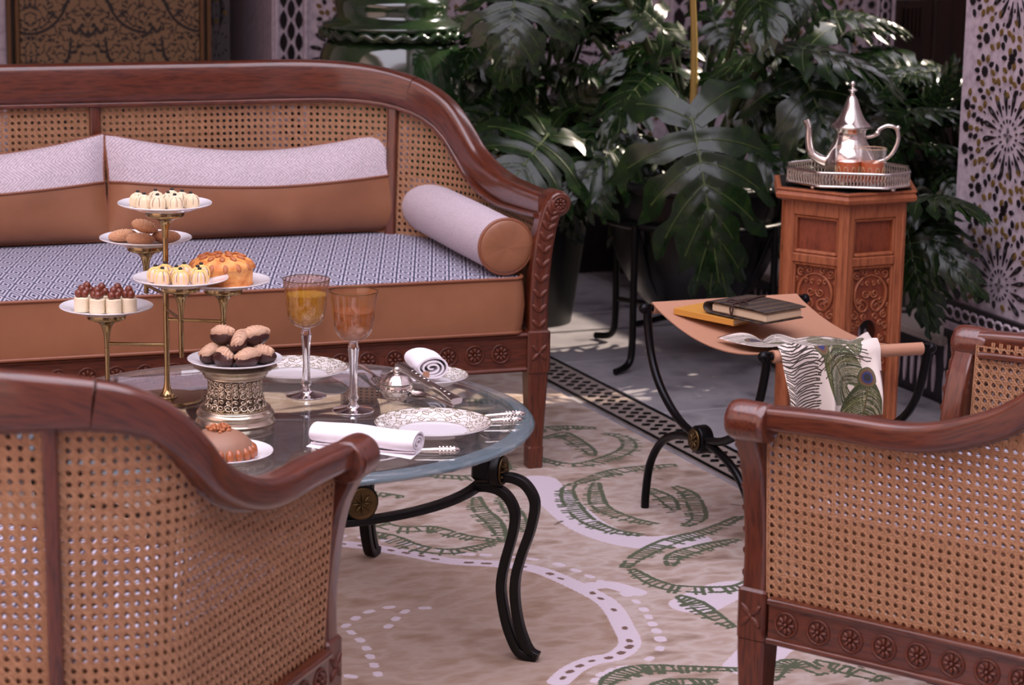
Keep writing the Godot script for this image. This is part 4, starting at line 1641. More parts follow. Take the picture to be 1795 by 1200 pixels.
		s.ball(Transform3D(Basis.IDENTITY.scaled(Vector3.ONE * 0.004), Vector3.ZERO), 8, 5)
		var fl := s.mesh(M["mahogany_rail"])
		part("carved_flower", fl, null, block, Transform3D(Basis.IDENTITY, Vector3(d * fx, (y0 + y1) / 2.0, zp + o.post / 2.0 + 0.004)))
		part("carved_flower", fl, null, block, Transform3D(Basis(UP, d * PI / 2), Vector3(d * (fx + o.post / 2.0 + 0.004), (y0 + y1) / 2.0, zp)))
		for z in o.legs:
			var fr: bool = z > 0.0
			var p: Vector3 = Vector3(d * fx, 0, zp) if fr else pl.sheet(d * o.back_leg, 0.0, 0.0, -inner)
			s = Shape.new()
			s.flat_loft([square(p.x, y0 - 0.004, p.z, 0.046), square(p.x, y0 - 0.02, p.z, 0.046), square(p.x, 0.05, p.z, 0.033), square(p.x, 0.045, p.z, 0.036), square(p.x, 0.0, p.z, 0.034)])
			part("leg", s, M["mahogany_block"], root)


func square(x: float, y: float, z: float, w: float) -> PackedVector3Array:
	var h := w / 2.0
	var c := 0.004
	return PackedVector3Array([Vector3(x - h + c, y, z - h), Vector3(x + h - c, y, z - h), Vector3(x + h, y, z - h + c), Vector3(x + h, y, z + h - c), Vector3(x + h - c, y, z + h), Vector3(x - h + c, y, z + h), Vector3(x - h, y, z + h - c), Vector3(x - h, y, z - h + c)])


# a boxed seat cushion: outline in plan, softly domed cloth, boxed border, piping
func seat_cushion(root: Node3D, outline: PackedVector2Array, y0: float, y1: float, cloth: String, border: String) -> void:
	var mid := Vector2.ZERO
	for q in outline:
		mid += q
	mid /= outline.size()
	var rows := []
	var levels := [[0.0, 0.008], [0.25, 0.007], [0.5, 0.006], [0.75, 0.005], [0.90, 0.003], [0.97, 0.001], [1.0, 0.0]]
	var top := Shape.new()
	var p := PackedVector3Array()
	var uv := PackedVector2Array()
	var idx := PackedInt32Array()
	var m := outline.size()
	for l in levels:
		for q in outline:
			var w: Vector2 = mid + (q - mid) * l[0]
			p.append(Vector3(w.x, y1 + l[1], w.y))
			uv.append(w)
	for i in levels.size() - 1:
		for j in m:
			var k := (j + 1) % m
			idx.append_array([i * m + j, i * m + k, (i + 1) * m + k, i * m + j, (i + 1) * m + k, (i + 1) * m + j])
	top.patch(p, uv, idx, Vector3(mid.x, y0 - 2.0, mid.y))
	var wall := Shape.new()
	for l in [[y1, 0.0], [y1 - 0.02, 0.004], [(y0 + y1) / 2.0, 0.008], [y0 + 0.02, 0.004], [y0, 0.0]]:
		var ring := PackedVector3Array()
		for q in outline:
			var w: Vector2 = q + (q - mid).normalized() * l[1]
			ring.append(Vector3(w.x, l[0], w.y))
		ring.append(ring[0])
		rows.append(ring)
	var turned := []
	for j in m + 1:
		var col := PackedVector3Array()
		for r in rows:
			col.append(r[j])
		turned.append(col)
	wall.grid(turned, Vector3(mid.x, (y0 + y1) / 2.0, mid.y))
	var base := PackedVector3Array(rows[-1].slice(0, m))
	wall.fan(base, Vector3(mid.x, y1, mid.y))
	part("border", wall, M[border], root)
	part("cloth", top, M[cloth], root)
	for y in [y1 + 0.001, y0 + 0.002]:
		var s := Shape.new()
		var ring := PackedVector3Array()
		for q in outline:
			ring.append(Vector3(q.x, y, q.y))
		s.tube(ring, 0.0042, 6, false, true)
		part("piping", s, M["piping"], root)


func smooth_outline(pts: Array, per := 8) -> PackedVector2Array:
	var out := PackedVector2Array()
	var m := pts.size()
	for i in m:
		var a: Vector2 = pts[(i - 1 + m) % m]
		var b: Vector2 = pts[i]
		var c: Vector2 = pts[(i + 1) % m]
		var e: Vector2 = pts[(i + 2) % m]
		var n := maxi(1, int(b.distance_to(c) / 0.03)) if per == 0 else per
		for k in n:
			out.append(b.lerp(c, float(k) / n))
	return out


func rounded(x0: float, x1: float, z0: float, z1: float, r: float) -> PackedVector2Array:
	var out := PackedVector2Array()
	for c in [[x1 - r, z1 - r, 0.0], [x0 + r, z1 - r, PI / 2], [x0 + r, z0 + r, PI], [x1 - r, z0 + r, PI * 1.5]]:
		for k in 7:
			var a: float = c[2] + PI / 2 * k / 6
			out.append(Vector2(c[0] + r * cos(a), c[1] + r * sin(a)))
	return out


# a back cushion: pale linen above, leather below, with pointed ears; built in its own plane, leaning
func back_cushion(root: Node3D, w: float, h: float, thick: float, ears: Array, seam: float) -> void:
	var nx := 28
	var ny := 22
	var sheet := func(f: float, g: float, face: float) -> Vector3:
		var x := (f - 0.5) * w
		var top: float = h * (0.80 + 0.20 * pow(absf(f * 2.0 - 1.0), 1.8)) + (ears[0] * pow(1.0 - f, 6.0) + ears[1] * pow(f, 6.0))
		var y: float = top * g
		x *= 1.0 - 0.035 * sin(PI * g) - 0.02 * g * g
		var puff := pow(maxf(0.0, 16.0 * f * (1.0 - f) * g * (1.0 - g)), 0.42)
		var crease := 0.006 * sin(f * 17.0 + g * 3.0) * sin(PI * g) * sin(PI * f)
		return Vector3(x, y, face * (thick / 2.0 * puff) + crease * absf(face))
	for band in [["linen_upper", seam, 1.0, "linen"], ["leather_lower", 0.0, seam, "leather"]]:
		var s := Shape.new()
		for face in [1.0, -1.0]:
			var rows := []
			for j in ny + 1:
				var row := PackedVector3Array()
				for i in nx + 1:
					row.append(sheet.call(float(i) / nx, lerpf(band[1], band[2], float(j) / ny), face))
				rows.append(row)
			s.grid(rows, Vector3(0, h / 2, 0))
		part(band[0], s, M[band[3]], root)
	var s := Shape.new()
	var line := PackedVector3Array()
	for i in nx + 1:
		line.append(sheet.call(float(i) / nx, seam, 1.0) + Vector3(0, 0, 0.0005))
	s.tube(line, 0.0032, 6)
	part("seam_piping", s, M["piping"], root)
	s = Shape.new()
	var edge := PackedVector3Array()
	for i in 29:
		edge.append(sheet.call(i / 28.0, 1.0, 0.0))
	for j in 15:
		edge.append(sheet.call(1.0, 1.0 - (j + 1) / 15.0, 0.0))
	for i in 28:
		edge.append(sheet.call(1.0 - (i + 1) / 28.0, 0.0, 0.0))
	for j in 14:
		edge.append(sheet.call(0.0, (j + 1) / 15.0, 0.0))
	s.tube(edge, 0.003, 6, false, true)
	part("edge_piping", s, M["piping"], root)


func build_sofa() -> void:
	var at := Vector3(-1.1485, 0.015, -5.2953)
	var turn := 0.34
	var root := thing("sofa", "long dark wood sofa with cane back, curved arms and carved front rail", "sofa", at, turn)
	var pl := Plan.new(1.20, 0.638, -0.453, 0.032, 0.299, 2.176, [0.841, 0.841, 0.817, 0.768, 0.663, 0.621, 0.614, 0.616])
	cane_seat(root, pl, {"a": 1.20, "zf": 0.299, "rail_top": 0.308, "rail_low": 0.222, "drop": [0.095, 0.078, 0.048], "seam": pl.l[0] + 1.10, "wide": 0.052, "stiles": [-1.055, -0.335, 0.335, 1.055], "lean": 0.05, "pitch": 0.0150, "rosette": 0.022, "side_rosettes": false, "post": 0.045, "post_z": -0.022, "inset": 0.0, "roll": 0.018, "knob_z": -0.018, "knob": 0.028, "legs": [1.0, -1.0], "back_leg": 0.95})
	var basis := Basis(UP, turn)
	# the long seat cushion
	var c := thing("seat_cushion", "long seat cushion in blue and white diamond cloth with tan leather border, on the sofa", "cushion", at, turn)
	seat_cushion(c, rounded(-1.140, 1.140, -0.40, 0.303, 0.03), 0.31, 0.432, "diamond_cloth", "leather")
	# back cushions lean on the cane
	var b := thing("back_cushion", "lilac linen and tan leather back cushion right of the sofa's gap, nearest the bolster", "cushion", at + basis * Vector3(0.712, 0.442, -0.335), turn, "back cushions along the sofa")
	back_cushion(b, 0.755, 0.248, 0.14, [0.0, 0.0], 0.545)
	b.rotation = Vector3(0, turn, 0)
	b.basis = basis * Basis(Vector3.RIGHT, -0.20)
	var b2 := copy(b, "lilac linen and tan leather back cushion at the left edge of the photo", at + basis * Vector3(-0.023, 0.442, -0.335))
	b2.basis = b.basis
	var b3 := copy(b, "lilac linen and tan leather back cushion at the far left end of the sofa", at + basis * Vector3(-0.758, 0.442, -0.335))
	b3.basis = b.basis
	# bolster along the right arm
	var bo := thing("bolster", "round lilac linen bolster with a tan leather end cap along the sofa's right arm", "bolster", at + basis * Vector3(1.102, 0.500, 0.0), turn)
	var s := Shape.new()
	var r := 0.0605
	s.lathe([Vector2(0, -0.375), Vector2(r * 0.8, -0.375), Vector2(r, -0.36), Vector2(r * 1.01, -0.2), Vector2(r * 1.02, 0.0), Vector2(r, 0.2), Vector2(r, 0.275), Vector2(r, 0.275), Vector2(0, 0.275)], 40, Transform3D(Basis(Vector3.RIGHT, PI / 2), Vector3.ZERO))
	part("linen_body", s, M["linen"], bo)
	s = Shape.new()
	s.lathe(curve2([Vector2(r - 0.001, 0.272), Vector2(r * 0.95, 0.281), Vector2(r * 0.6, 0.287), Vector2(0.0, 0.289)], 4) + [Vector2(0, 0.272)], 40, Transform3D(Basis(Vector3.RIGHT, PI / 2), Vector3.ZERO))
	part("leather_cap", s, M["leather"], bo)
	s = Shape.new()
	var ring := PackedVector3Array()
	for k in 40:
		ring.append(Vector3(r * cos(TAU * k / 40), r * sin(TAU * k / 40), 0.276))
	s.tube(ring, 0.0042, 6, false, true)
	part("piping", s, M["piping"], bo)


func build_chairs() -> void:
	var pl := Plan.new(0.35, 0.0, -0.323, -0.15, 0.289, 1.881, [0.80, 0.80, 0.769, 0.685, 0.639, 0.616, 0.611, 0.603])
	var o := {"a": 0.35, "zf": 0.289, "rail_top": 0.312, "rail_low": 0.243, "drop": [0.074, 0.044, 0.034], "seam": 0.275, "stile": 0.018, "wide": 0.040, "stiles": [-0.226, 0.226], "lean": 0.065, "pitch": 0.0135, "rosette": 0.0195, "side_rosettes": true, "post": 0.040, "post_z": 0.004, "inset": 0.016, "roll": 0.004, "knob_z": 0.010, "knob": 0.0295, "double": true, "legs": [1.0, -1.0], "back_leg": 0.42}
	var a := thing("armchair", "cane armchair nearest the camera at left, seen from behind its curved back", "armchair", Vector3(-0.640, 0.015, -3.115), 2.80, "cane armchairs round the glass table")
	cane_seat(a, pl, o)
	var b := copy(a, "cane armchair at right, seen side-on with its rosette-carved seat rail in front", Vector3(0.788, 0.015, -3.628), -2.208)
	for q in [[a, "seat cushion inside the near left armchair, seen only through its cane"], [b, "seat cushion inside the right armchair, seen through its cane side"]]:
		var c := thing("seat_cushion", q[1], "cushion", q[0].position, q[0].rotation.y, "armchair seat cushions")
		seat_cushion(c, rounded(-0.285, 0.285, -0.235, 0.27, 0.09), 0.318, 0.43, "diamond_cloth", "leather")


# ------------------------------------------------------------------ the hexagonal side table and its tea things
func spiral(s: Shape, at: Vector2, r: float, turns: float, start: float, dirn: float, w: float, z: float) -> void:
	var p := PackedVector3Array()
	var rr := []
	var m := int(12 * turns)
	for k in m + 1:
		var f := float(k) / m
		var a := start + dirn * TAU * turns * f
		var q := r * (1.0 - 0.85 * f)
		p.append(Vector3(at.x + q * cos(a), at.y + q * sin(a), z))
		rr.append(w * (1.0 - 0.3 * f))
	s.tube(p, rr, 5, true, false, 0.7)


func build_octagonal_table() -> void:
	var at := Vector3(0.762, 0.004, -5.755)
	var t := thing("side_table", "hexagonal carved cedar side table standing under the silver tea tray", "side table", at, -0.07)
	var rad := 0.157
	var ap := rad * cos(PI / 6)
	var s := Shape.new()
	var rings := []
	for l in [[0.176, 0.586], [0.183, 0.590], [0.185, 0.598], [0.180, 0.606], [0.184, 0.610], [0.183, 0.614]]:
		rings.append(hexagon(l[0], l[1]))
	s.flat_loft(rings)
	part("top", s, M["cedar"], t)
	s = Shape.new()
	s.flat_loft([hexagon(0.170, 0.6135), hexagon(0.170, 0.6155)])
	part("dark_inlay_top", s, M["black_marble"], t)
	var frame := Shape.new()
	var h := rad / 2.0
	frame.box(Vector3(-h + 0.011, 0.293, ap - 0.010), Vector3(0.024, 0.586, 0.02), 0.003)
	frame.box(Vector3(h - 0.011, 0.293, ap - 0.010), Vector3(0.024, 0.586, 0.02), 0.003)
	frame.box(Vector3(-h + 0.004, 0.293, ap - 0.008), Vector3(0.008, 0.586, 0.022), 0.003)
	frame.box(Vector3(h - 0.004, 0.293, ap - 0.008), Vector3(0.008, 0.586, 0.022), 0.003)
	frame.box(Vector3(0, 0.568, ap - 0.010), Vector3(rad - 0.04, 0.036, 0.02), 0.003)
	frame.box(Vector3(0, 0.452, ap - 0.010), Vector3(rad - 0.04, 0.022, 0.02), 0.003)
	var fm := frame.mesh(M["cedar"])
	var beads := Shape.new()
	for v in [[0.463, 0.55], [0.255, 0.441]]:
		var x := h - 0.025
		beads.box(Vector3(-x, (v[0] + v[1]) / 2, ap - 0.010), Vector3(0.007, v[1] - v[0], 0.014), 0.003)
		beads.box(Vector3(x, (v[0] + v[1]) / 2, ap - 0.010), Vector3(0.007, v[1] - v[0], 0.014), 0.003)
		beads.box(Vector3(0, v[1] - 0.003, ap - 0.010), Vector3(2 * x, 0.007, 0.014), 0.003)
		if v[0] > 0.4:
			beads.box(Vector3(0, v[0] + 0.004, ap - 0.009), Vector3(2 * x, 0.010, 0.016), 0.004)
	var bm := beads.mesh(M["cedar"])
	var up := Shape.new()
	up.box(Vector3(0, 0.506, ap - 0.019), Vector3(rad - 0.05, 0.10, 0.008), 0.001)
	var um := up.mesh(M["cedar_panel"])
	# the lower board with its keyhole arch
	var lo := []
	var x := h - 0.02
	lo.append_array([Vector2(-x, 0.19), Vector2(-x, 0.44), Vector2(x, 0.44), Vector2(x, 0.19), Vector2(0.022, 0.19), Vector2(0.022, 0.262)])
	for k in 13:
		var a := -0.75 + (PI + 1.5) * k / 12.0
		lo.append(Vector2(0.026 * cos(a), 0.284 + 0.030 * sin(a)))
	lo.append_array([Vector2(-0.022, 0.262), Vector2(-0.022, 0.19)])
	var board := Shape.new()
	board.prism(poly(lo), 0.008, Transform3D(Basis.IDENTITY, Vector3(0, 0, ap - 0.022)))
	var lm := board.mesh(M["cedar_panel"])
	var carve := Shape.new()
	for d in [-1.0, 1.0]:
		for q in [[0.019, 0.345, 0.018, 1.4, 0.5], [0.012, 0.375, 0.011, 1.5, 2.6], [0.038, 0.42, 0.010, 1.5, 4.0], [0.018, 0.425, 0.009, 1.3, 1.0], [0.040, 0.325, 0.010, 1.5, 1.5], [0.042, 0.30, 0.009, 1.5, 4.5], [0.036, 0.27, 0.009, 1.4, 2.0], [0.014, 0.322, 0.008, 1.2, 5.0], [0.040, 0.245, 0.010, 1.4, 0.2], [0.040, 0.215, 0.009, 1.4, 3.0], [0.028, 0.435, 0.007, 1.2, 2.2], [0.052, 0.40, 0.007, 1.3, 1.0], [0.030, 0.36, 0.008, 1.3, 3.6], [0.024, 0.40, 0.007, 1.2, 0.0], [0.050, 0.345, 0.007, 1.2, 5.5], [0.030, 0.305, 0.007, 1.2, 0.8], [0.052, 0.28, 0.007, 1.2, 2.6], [0.008, 0.40, 0.006, 1.2, 4.4]]:
			spiral(carve, Vector2(q[0] * d, q[1]), q[2], q[3], q[4] if d > 0 else PI - q[4], d, 0.0036, ap - 0.0125)
		var big := PackedVector3Array()
		for k in 16:
			var a := -1.2 + 2.9 * k / 15.0
			big.append(Vector3(d * 0.043 * cos(a), 0.372 + 0.046 * sin(a), ap - 0.013))
		carve.tube(big, [0.002, 0.003, 0.004, 0.005, 0.006, 0.007, 0.0075, 0.0075, 0.007, 0.0065, 0.006, 0.005, 0.004, 0.004, 0.003, 0.002], 6, true, false, 0.6)
	var cm := carve.mesh(M["cedar"])
	for k in 6:
		var turn := Transform3D(Basis(UP, PI / 6 + k * PI / 3), Vector3.ZERO)
		var f := part("side_frame", fm, null, t, turn)
		part("moulding", bm, null, f)
		part("upper_panel", um, null, f)
		part("arched_panel", lm, null, f)
		part("carved_scrolls", cm, null, f)
	build_tea(Vector3(0.762, 0.620, -5.705))


func hexagon(r: float, y: float) -> PackedVector3Array:
	var out := PackedVector3Array()
	for k in 6:
		out.append(Vector3(r * sin(k * PI / 3), y, r * cos(k * PI / 3)))
	return out


func build_tea(at: Vector3) -> void:
	var turn := -0.10
	var t := thing("tea_tray", "elongated octagonal silver tray with a pierced gallery on the hexagonal table", "tray", at, turn)
	var oct := []
	for q in [[0.138, 0.045], [0.085, 0.102], [-0.062, 0.102], [-0.138, 0.030], [-0.138, -0.045], [-0.085, -0.102], [0.085, -0.102], [0.138, -0.045]]:
		oct.append(Vector2(q[0], q[1]))
	var s := Shape.new()
	var lo := PackedVector3Array()
	var hi := PackedVector3Array()
	for q in oct:
		lo.append(Vector3(q.x, 0.008, q.y))
		hi.append(Vector3(q.x, 0.011, q.y))
	s.flat_loft([lo, hi])
	part("tray_base", s, M["tray_silver"], t)
	var gal := Shape.new()
	for y in [0.009, 0.040]:
		var ring := PackedVector3Array()
		for k in oct.size():
			var a: Vector2 = oct[k]
			var b: Vector2 = oct[(k + 1) % oct.size()]
			for j in 4:
				var p := a.lerp(b, j / 4.0)
				ring.append(Vector3(p.x, y, p.y))
		gal.tube(ring, 0.0032, 6, false, true)
	part("rim", gal, M["silver"], t)
	var bars := Shape.new()
	for k in oct.size():
		var a: Vector2 = oct[k]
		var b: Vector2 = oct[(k + 1) % oct.size()]
		var m := int(a.distance_to(b) / 0.0075)
		for j in m:
			var p := a.lerp(b, (j + 0.5) / m)
			var d := (b - a).normalized() * 0.0024
			bars.tube(pv3([Vector3(p.x - d.x, 0.011, p.y - d.y), Vector3(p.x + d.x, 0.025, p.y + d.y), Vector3(p.x - d.x, 0.039, p.y - d.y)]), 0.0012, 4, false)
			bars.tube(pv3([Vector3(p.x + d.x, 0.011, p.y + d.y), Vector3(p.x - d.x, 0.025, p.y - d.y), Vector3(p.x + d.x, 0.039, p.y + d.y)]), 0.0012, 4, false)
	stuff(part("gallery", bars, M["silver"], t))
	for q in [[0.1, 0.08], [-0.08, 0.08], [0.1, -0.08], [-0.1, -0.08]]:
		s = Shape.new()
		s.ball(Transform3D(Basis.IDENTITY.scaled(Vector3(0.006, 0.005, 0.006)), Vector3(q[0], 0.004, q[1])), 10, 6)
		part("foot", s, M["silver"], t)
	# teapot
	var p := thing("teapot", "silver teapot with a tall pointed lid on the gallery tray", "teapot", at + Vector3(0.004, 0.0115, -0.012), -0.12)
	s = Shape.new()
	s.lathe(curve2([Vector2(0, 0), Vector2(0.036, 0.0), Vector2(0.038, 0.005), Vector2(0.052, 0.02), Vector2(0.058, 0.042), Vector2(0.052, 0.066), Vector2(0.040, 0.086), Vector2(0.035, 0.10), Vector2(0.037, 0.112), Vector2(0.046, 0.119), Vector2(0.047, 0.122), Vector2(0.0, 0.123)], 5), 40)
	part("body", s, M["silver"], p)
	s = Shape.new()
	s.lathe(curve2([Vector2(0.0, 0.122), Vector2(0.042, 0.122), Vector2(0.043, 0.127), Vector2(0.032, 0.138), Vector2(0.022, 0.158), Vector2(0.013, 0.182), Vector2(0.007, 0.192), Vector2(0.0, 0.193)], 5), 40)
	s.lathe(curve2([Vector2(0, 0.191), Vector2(0.005, 0.192), Vector2(0.005, 0.198), Vector2(0.010, 0.203), Vector2(0.010, 0.206), Vector2(0.004, 0.209), Vector2(0.003, 0.213), Vector2(0.006, 0.218), Vector2(0.004, 0.224), Vector2(0.0, 0.226)], 4), 20)
	part("lid", s, M["silver"], p)
	s = Shape.new()
	s.tube(curve3([Vector3(-0.045, 0.038, 0.0), Vector3(-0.068, 0.044, 0.0), Vector3(-0.088, 0.060, 0.0), Vector3(-0.094, 0.085, 0), Vector3(-0.096, 0.115, 0), Vector3(-0.103, 0.134, 0.0)], 5), [0.015, 0.015, 0.014, 0.0135, 0.013, 0.0125, 0.012, 0.0115, 0.011, 0.0105, 0.010, 0.0097, 0.0094, 0.009, 0.0088, 0.0085, 0.0082, 0.008, 0.0078, 0.0076, 0.0075, 0.0074, 0.0074, 0.0074, 0.008, 0.0085], 12)
	part("spout", s, M["silver"], p)
	s = Shape.new()
	s.tube(curve3([Vector3(0.036, 0.098, 0), Vector3(0.056, 0.104, 0), Vector3(0.066, 0.118, 0), Vector3(0.085, 0.126, 0), Vector3(0.103, 0.119, 0), Vector3(0.108, 0.095, 0), Vector3(0.098, 0.066, 0), Vector3(0.080, 0.048, 0), Vector3(0.056, 0.040, 0)], 5), 0.0048, 8)
	s.ball(Transform3D(Basis.IDENTITY.scaled(Vector3.ONE * 0.007), Vector3(0.060, 0.108, 0)), 10, 6)
	s.ball(Transform3D(Basis.IDENTITY.scaled(Vector3.ONE * 0.006), Vector3(0.106, 0.122, 0)), 10, 6)
	part("handle", s, M["silver"], p)
	# two glasses of tea
	var g := thing("tea_glass", "left tea glass in front of the silver teapot", "glass", at + Vector3(-0.008, 0.0118, 0.062), 0.0, "tea glasses on the tray")
	s = Shape.new()
	s.lathe([Vector2(0, 0), Vector2(0.0245, 0), Vector2(0.0265, 0.004), Vector2(0.0305, 0.082), Vector2(0.030, 0.0835), Vector2(0.0290, 0.082), Vector2(0.0252, 0.006), Vector2(0.0, 0.006)], 32)
	part("tumbler", s, M["tumbler_glass"], g)
	s = Shape.new()
	for k in 10:
		var a := TAU * k / 10
		var arch := PackedVector3Array()
		for j in 9:
			var f := j / 8.0
			var wide := (f - 0.5) * 0.42
			var y := 0.008 + 0.034 * pow(sin(PI * f), 0.35)
			var r := 0.0268 + 0.0039 * y / 0.082 + 0.0003
			arch.append(Vector3(r * cos(a + wide), y, r * sin(a + wide)))
		s.tube(arch, 0.0009, 4)
	var lip := PackedVector3Array()
	for k in 32:
		lip.append(Vector3(0.0298 * cos(TAU * k / 32), 0.0832, 0.0298 * sin(TAU * k / 32)))
	s.tube(lip, 0.0008, 5, false, true)
	part("moulded_arches", s, M["moulded_glass"], g)
	var l := thing("tea", "amber tea in the left glass in front of the teapot", "tea", g.position, 0.0, "tea in the glasses")
	s = Shape.new()
	s.lathe([Vector2(0, 0.0064), Vector2(0.0250, 0.0064), Vector2(0.0270, 0.052), Vector2(0.0270, 0.052), Vector2(0.0, 0.052)], 32)
	part("liquid", s, M["tea"], l)
	var off := Vector3(0.053, 0, 0.010)
	copy(g, "right tea glass, the one nearer the teapot's handle", g.position + off)
	copy(l, "amber tea in the right glass, nearer the teapot's handle", g.position + off)


# ------------------------------------------------------------------ the folding stool and what lies on it
func build_stool() -> void:
	var base := Vector3(0.54, 0.004, -4.93)
	var a := Vector3(0.280, 0.44, -5.117) - base
	var b := Vector3(0.485, 0.44, -4.660) - base
	var c := Vector3(0.806, 0.44, -4.766) - base
	var d := Vector3(0.614, 0.44, -5.247) - base
	var t := thing("stool", "black iron X-frame folding stool with a slung tan leather seat", "stool", base)
	for side in [[a, b], [d, c]]:
		var p: Vector3 = side[0]
		var q: Vector3 = side[1]
		var flat := func(f: float, h: float) -> Vector3:
			var v := p.lerp(q, f)
			return Vector3(v.x, h, v.z)
		for mir in [false, true]:
			var s := Shape.new()
			var pts := []
			for w in [[0.0, 0.445], [0.01, 0.40], [0.06, 0.33], [0.16, 0.275], [0.32, 0.232], [0.5, 0.215]]:
				pts.append(flat.call(1.0 - w[0] if mir else w[0], w[1]))
			s.tube(curve3(pts, 5), 0.0088, 8)
			part("upper_arm", s, M["steel_iron"], t)
			s = Shape.new()
			pts = []
			for w in [[0.03, 0.004], [0.035, 0.05], [0.07, 0.115], [0.17, 0.172], [0.32, 0.203], [0.5, 0.215]]:
				pts.append(flat.call(1.0 - w[0] if mir else w[0], w[1]))
			s.tube(curve3(pts, 5), 0.0088, 8)
			s.lathe([Vector2(0, 0.0), Vector2(0.015, 0.0), Vector2(0.016, 0.004), Vector2(0.009, 0.010), Vector2(0, 0.010)], 14, Transform3D(Basis.IDENTITY, flat.call(0.97 if mir else 0.03, 0.0)))
			part("leg", s, M["steel_iron"], t)
		var along3 := (q - p).normalized()
		var face := along3.cross(UP).normalized()
		if face.x > 0:
			face = -face
		var s := Shape.new()
		var hub := Transform3D(Basis(along3.cross(face), face, along3) , flat.call(0.5, 0.215))
		s.lathe([Vector2(0, -0.016), Vector2(0.026, -0.016), Vector2(0.029, -0.012), Vector2(0.029, 0.010), Vector2(0.026, 0.013), Vector2(0, 0.013)], 24, hub)
		part("hub", s, M["steel_iron"], t)
		s = Shape.new()
		s.lathe([Vector2(0.0, 0.013), Vector2(0.021, 0.013), Vector2(0.023, 0.016), Vector2(0.021, 0.019), Vector2(0.016, 0.017), Vector2(0.0, 0.016)], 24, hub)
		for k in 8:
			var ang := TAU * k / 8
			s.ball(hub * Transform3D(Basis(UP, -ang) * Basis.IDENTITY.scaled(Vector3(0.007, 0.0025, 0.0032)), Vector3(0.0095 * cos(ang), 0.018, 0.0095 * sin(ang))), 8, 5)
		part("medallion", s, M["bronze"], t)
	for e in [[a, d], [b, c]]:
		var s := Shape.new()
		var v: Vector3 = (e[1] - e[0]).normalized() * 0.016
		s.tube(pv3([e[0] - v, e[1] + v]), 0.007, 8)
		s.ball(Transform3D(Basis.IDENTITY.scaled(Vector3.ONE * 0.0115), e[0] - v * 0.5), 10, 6)
		s.ball(Transform3D(Basis.IDENTITY.scaled(Vector3.ONE * 0.0115), e[1] + v * 0.5), 10, 6)
		part("rod", s, M["steel_iron"], t)
	# the leather sling: round the rods and sagging between them
	var s := Shape.new()
	var up_rows := []
	for i in 25:
		var f := i / 24.0
		var row := PackedVector3Array()
		for j in 13:
			var g := lerpf(0.035, 0.965, j / 12.0)
			row.append(sling(a, b, c, d, g, f))
		up_rows.append(row)
	var low := []
	for r in up_rows:
		var row := PackedVector3Array()
		for q in r:
			row.append(q - Vector3(0, 0.0035, 0))
		low.append(row)
	s.grid(up_rows, Vector3(0, -3, 0))
	s.grid(low, Vector3(0, 3, 0))
	for j in [0, 12]:
		var e := PackedVector3Array()
		for i in 25:
			e.append(up_rows[i][j] - Vector3(0, 0.0017, 0))
		s.tube(e, 0.0024, 5)
	for e in [[a, d], [b, c]]:
		var v: Vector3 = e[1] - e[0]
		s.tube(pv3([e[0] + v * 0.035, e[0] + v * 0.965]), 0.0125, 14)
	part("seat", s, M["tan_hide"], t)
	# books
	var y := thing("book", "thin yellow paperback under the dark journal on the stool", "book", Vector3(0.430, 0.436, -5.062), -0.78)
	var bs := Shape.new()
	bs.box(Vector3(0, 0.0068, 0.0), Vector3(0.156, 0.0096, 0.112), 0.001)
	part("pages", bs, mat("paper", Color(0.80, 0.72, 0.60), 0.8), y)
	bs = Shape.new()
	bs.box(Vector3(0, 0.0126, 0.0), Vector3(0.160, 0.0016, 0.116), 0.0004)
	bs.box(Vector3(0, 0.0012, 0.0), Vector3(0.160, 0.0016, 0.116), 0.0004)
	bs.box(Vector3(0, 0.0068, 0.0575), Vector3(0.160, 0.0118, 0.0016), 0.0004)
	part("cover", bs, mat("yellow_cover", Color(0.77, 0.55, 0.23), 0.5), y)
	var im := Image.create(128, 128, false, Image.FORMAT_RGB8)
	for py in 128:
		for px in 128:
			var band := (px / 16) % 2
			var k := rng.randf()
			var cc := Color(0.075, 0.07, 0.10) if band else Color(0.25, 0.195, 0.14)
			if k > 0.72:
				cc = Color(0.36, 0.29, 0.20)
			im.set_pixel(px, py, cc)
	var jm := mat("journal_cloth", Color(1, 1, 1), 0.6, 0.0, {"albedo_texture": ImageTexture.create_from_image(im), "uv1_triplanar": true, "uv1_scale": Vector3(9, 9, 9)})
	var j := thing("journal", "dark patterned cloth journal tied with a brown cord, lying on the yellow book", "book", Vector3(0.490, 0.4515, -5.005), -0.85)
	bs = Shape.new()
	bs.box(Vector3(0.008, 0.0125, 0.0), Vector3(0.150, 0.017, 0.108), 0.003)
	part("pages", bs, M["paper"], j)
	bs = Shape.new()
	var loop := []
	for q in [[0.088, 0.0245], [0.04, 0.0265], [-0.05, 0.0255], [-0.078, 0.022], [-0.085, 0.0125], [-0.078, 0.003], [-0.05, 0.0012], [0.03, 0.0012], [0.082, 0.0018]]:
		loop.append(Vector3(q[0], q[1], 0))
	bs.sweep(curve3(loop, 5), [Vector2(0.5, 0.5), Vector2(-0.5, 0.5), Vector2(-0.5, -0.5), Vector2(0.5, -0.5)], [Vector3(0, 0, 1)], [Vector2(0.118, 0.0024)])
	part("cover", bs, jm, j)
	bs = Shape.new()
	for z in [-0.004, 0.004]:
		bs.tube(curve3([Vector3(-0.03 + z, 0.0285, -0.062), Vector3(-0.022, 0.0295, -0.03), Vector3(-0.012 - z, 0.0295, 0.02), Vector3(-0.006, 0.0285, 0.056), Vector3(-0.004 + z, 0.02, 0.0615), Vector3(-0.004, 0.004, 0.0605)], 5), 0.0016, 6)
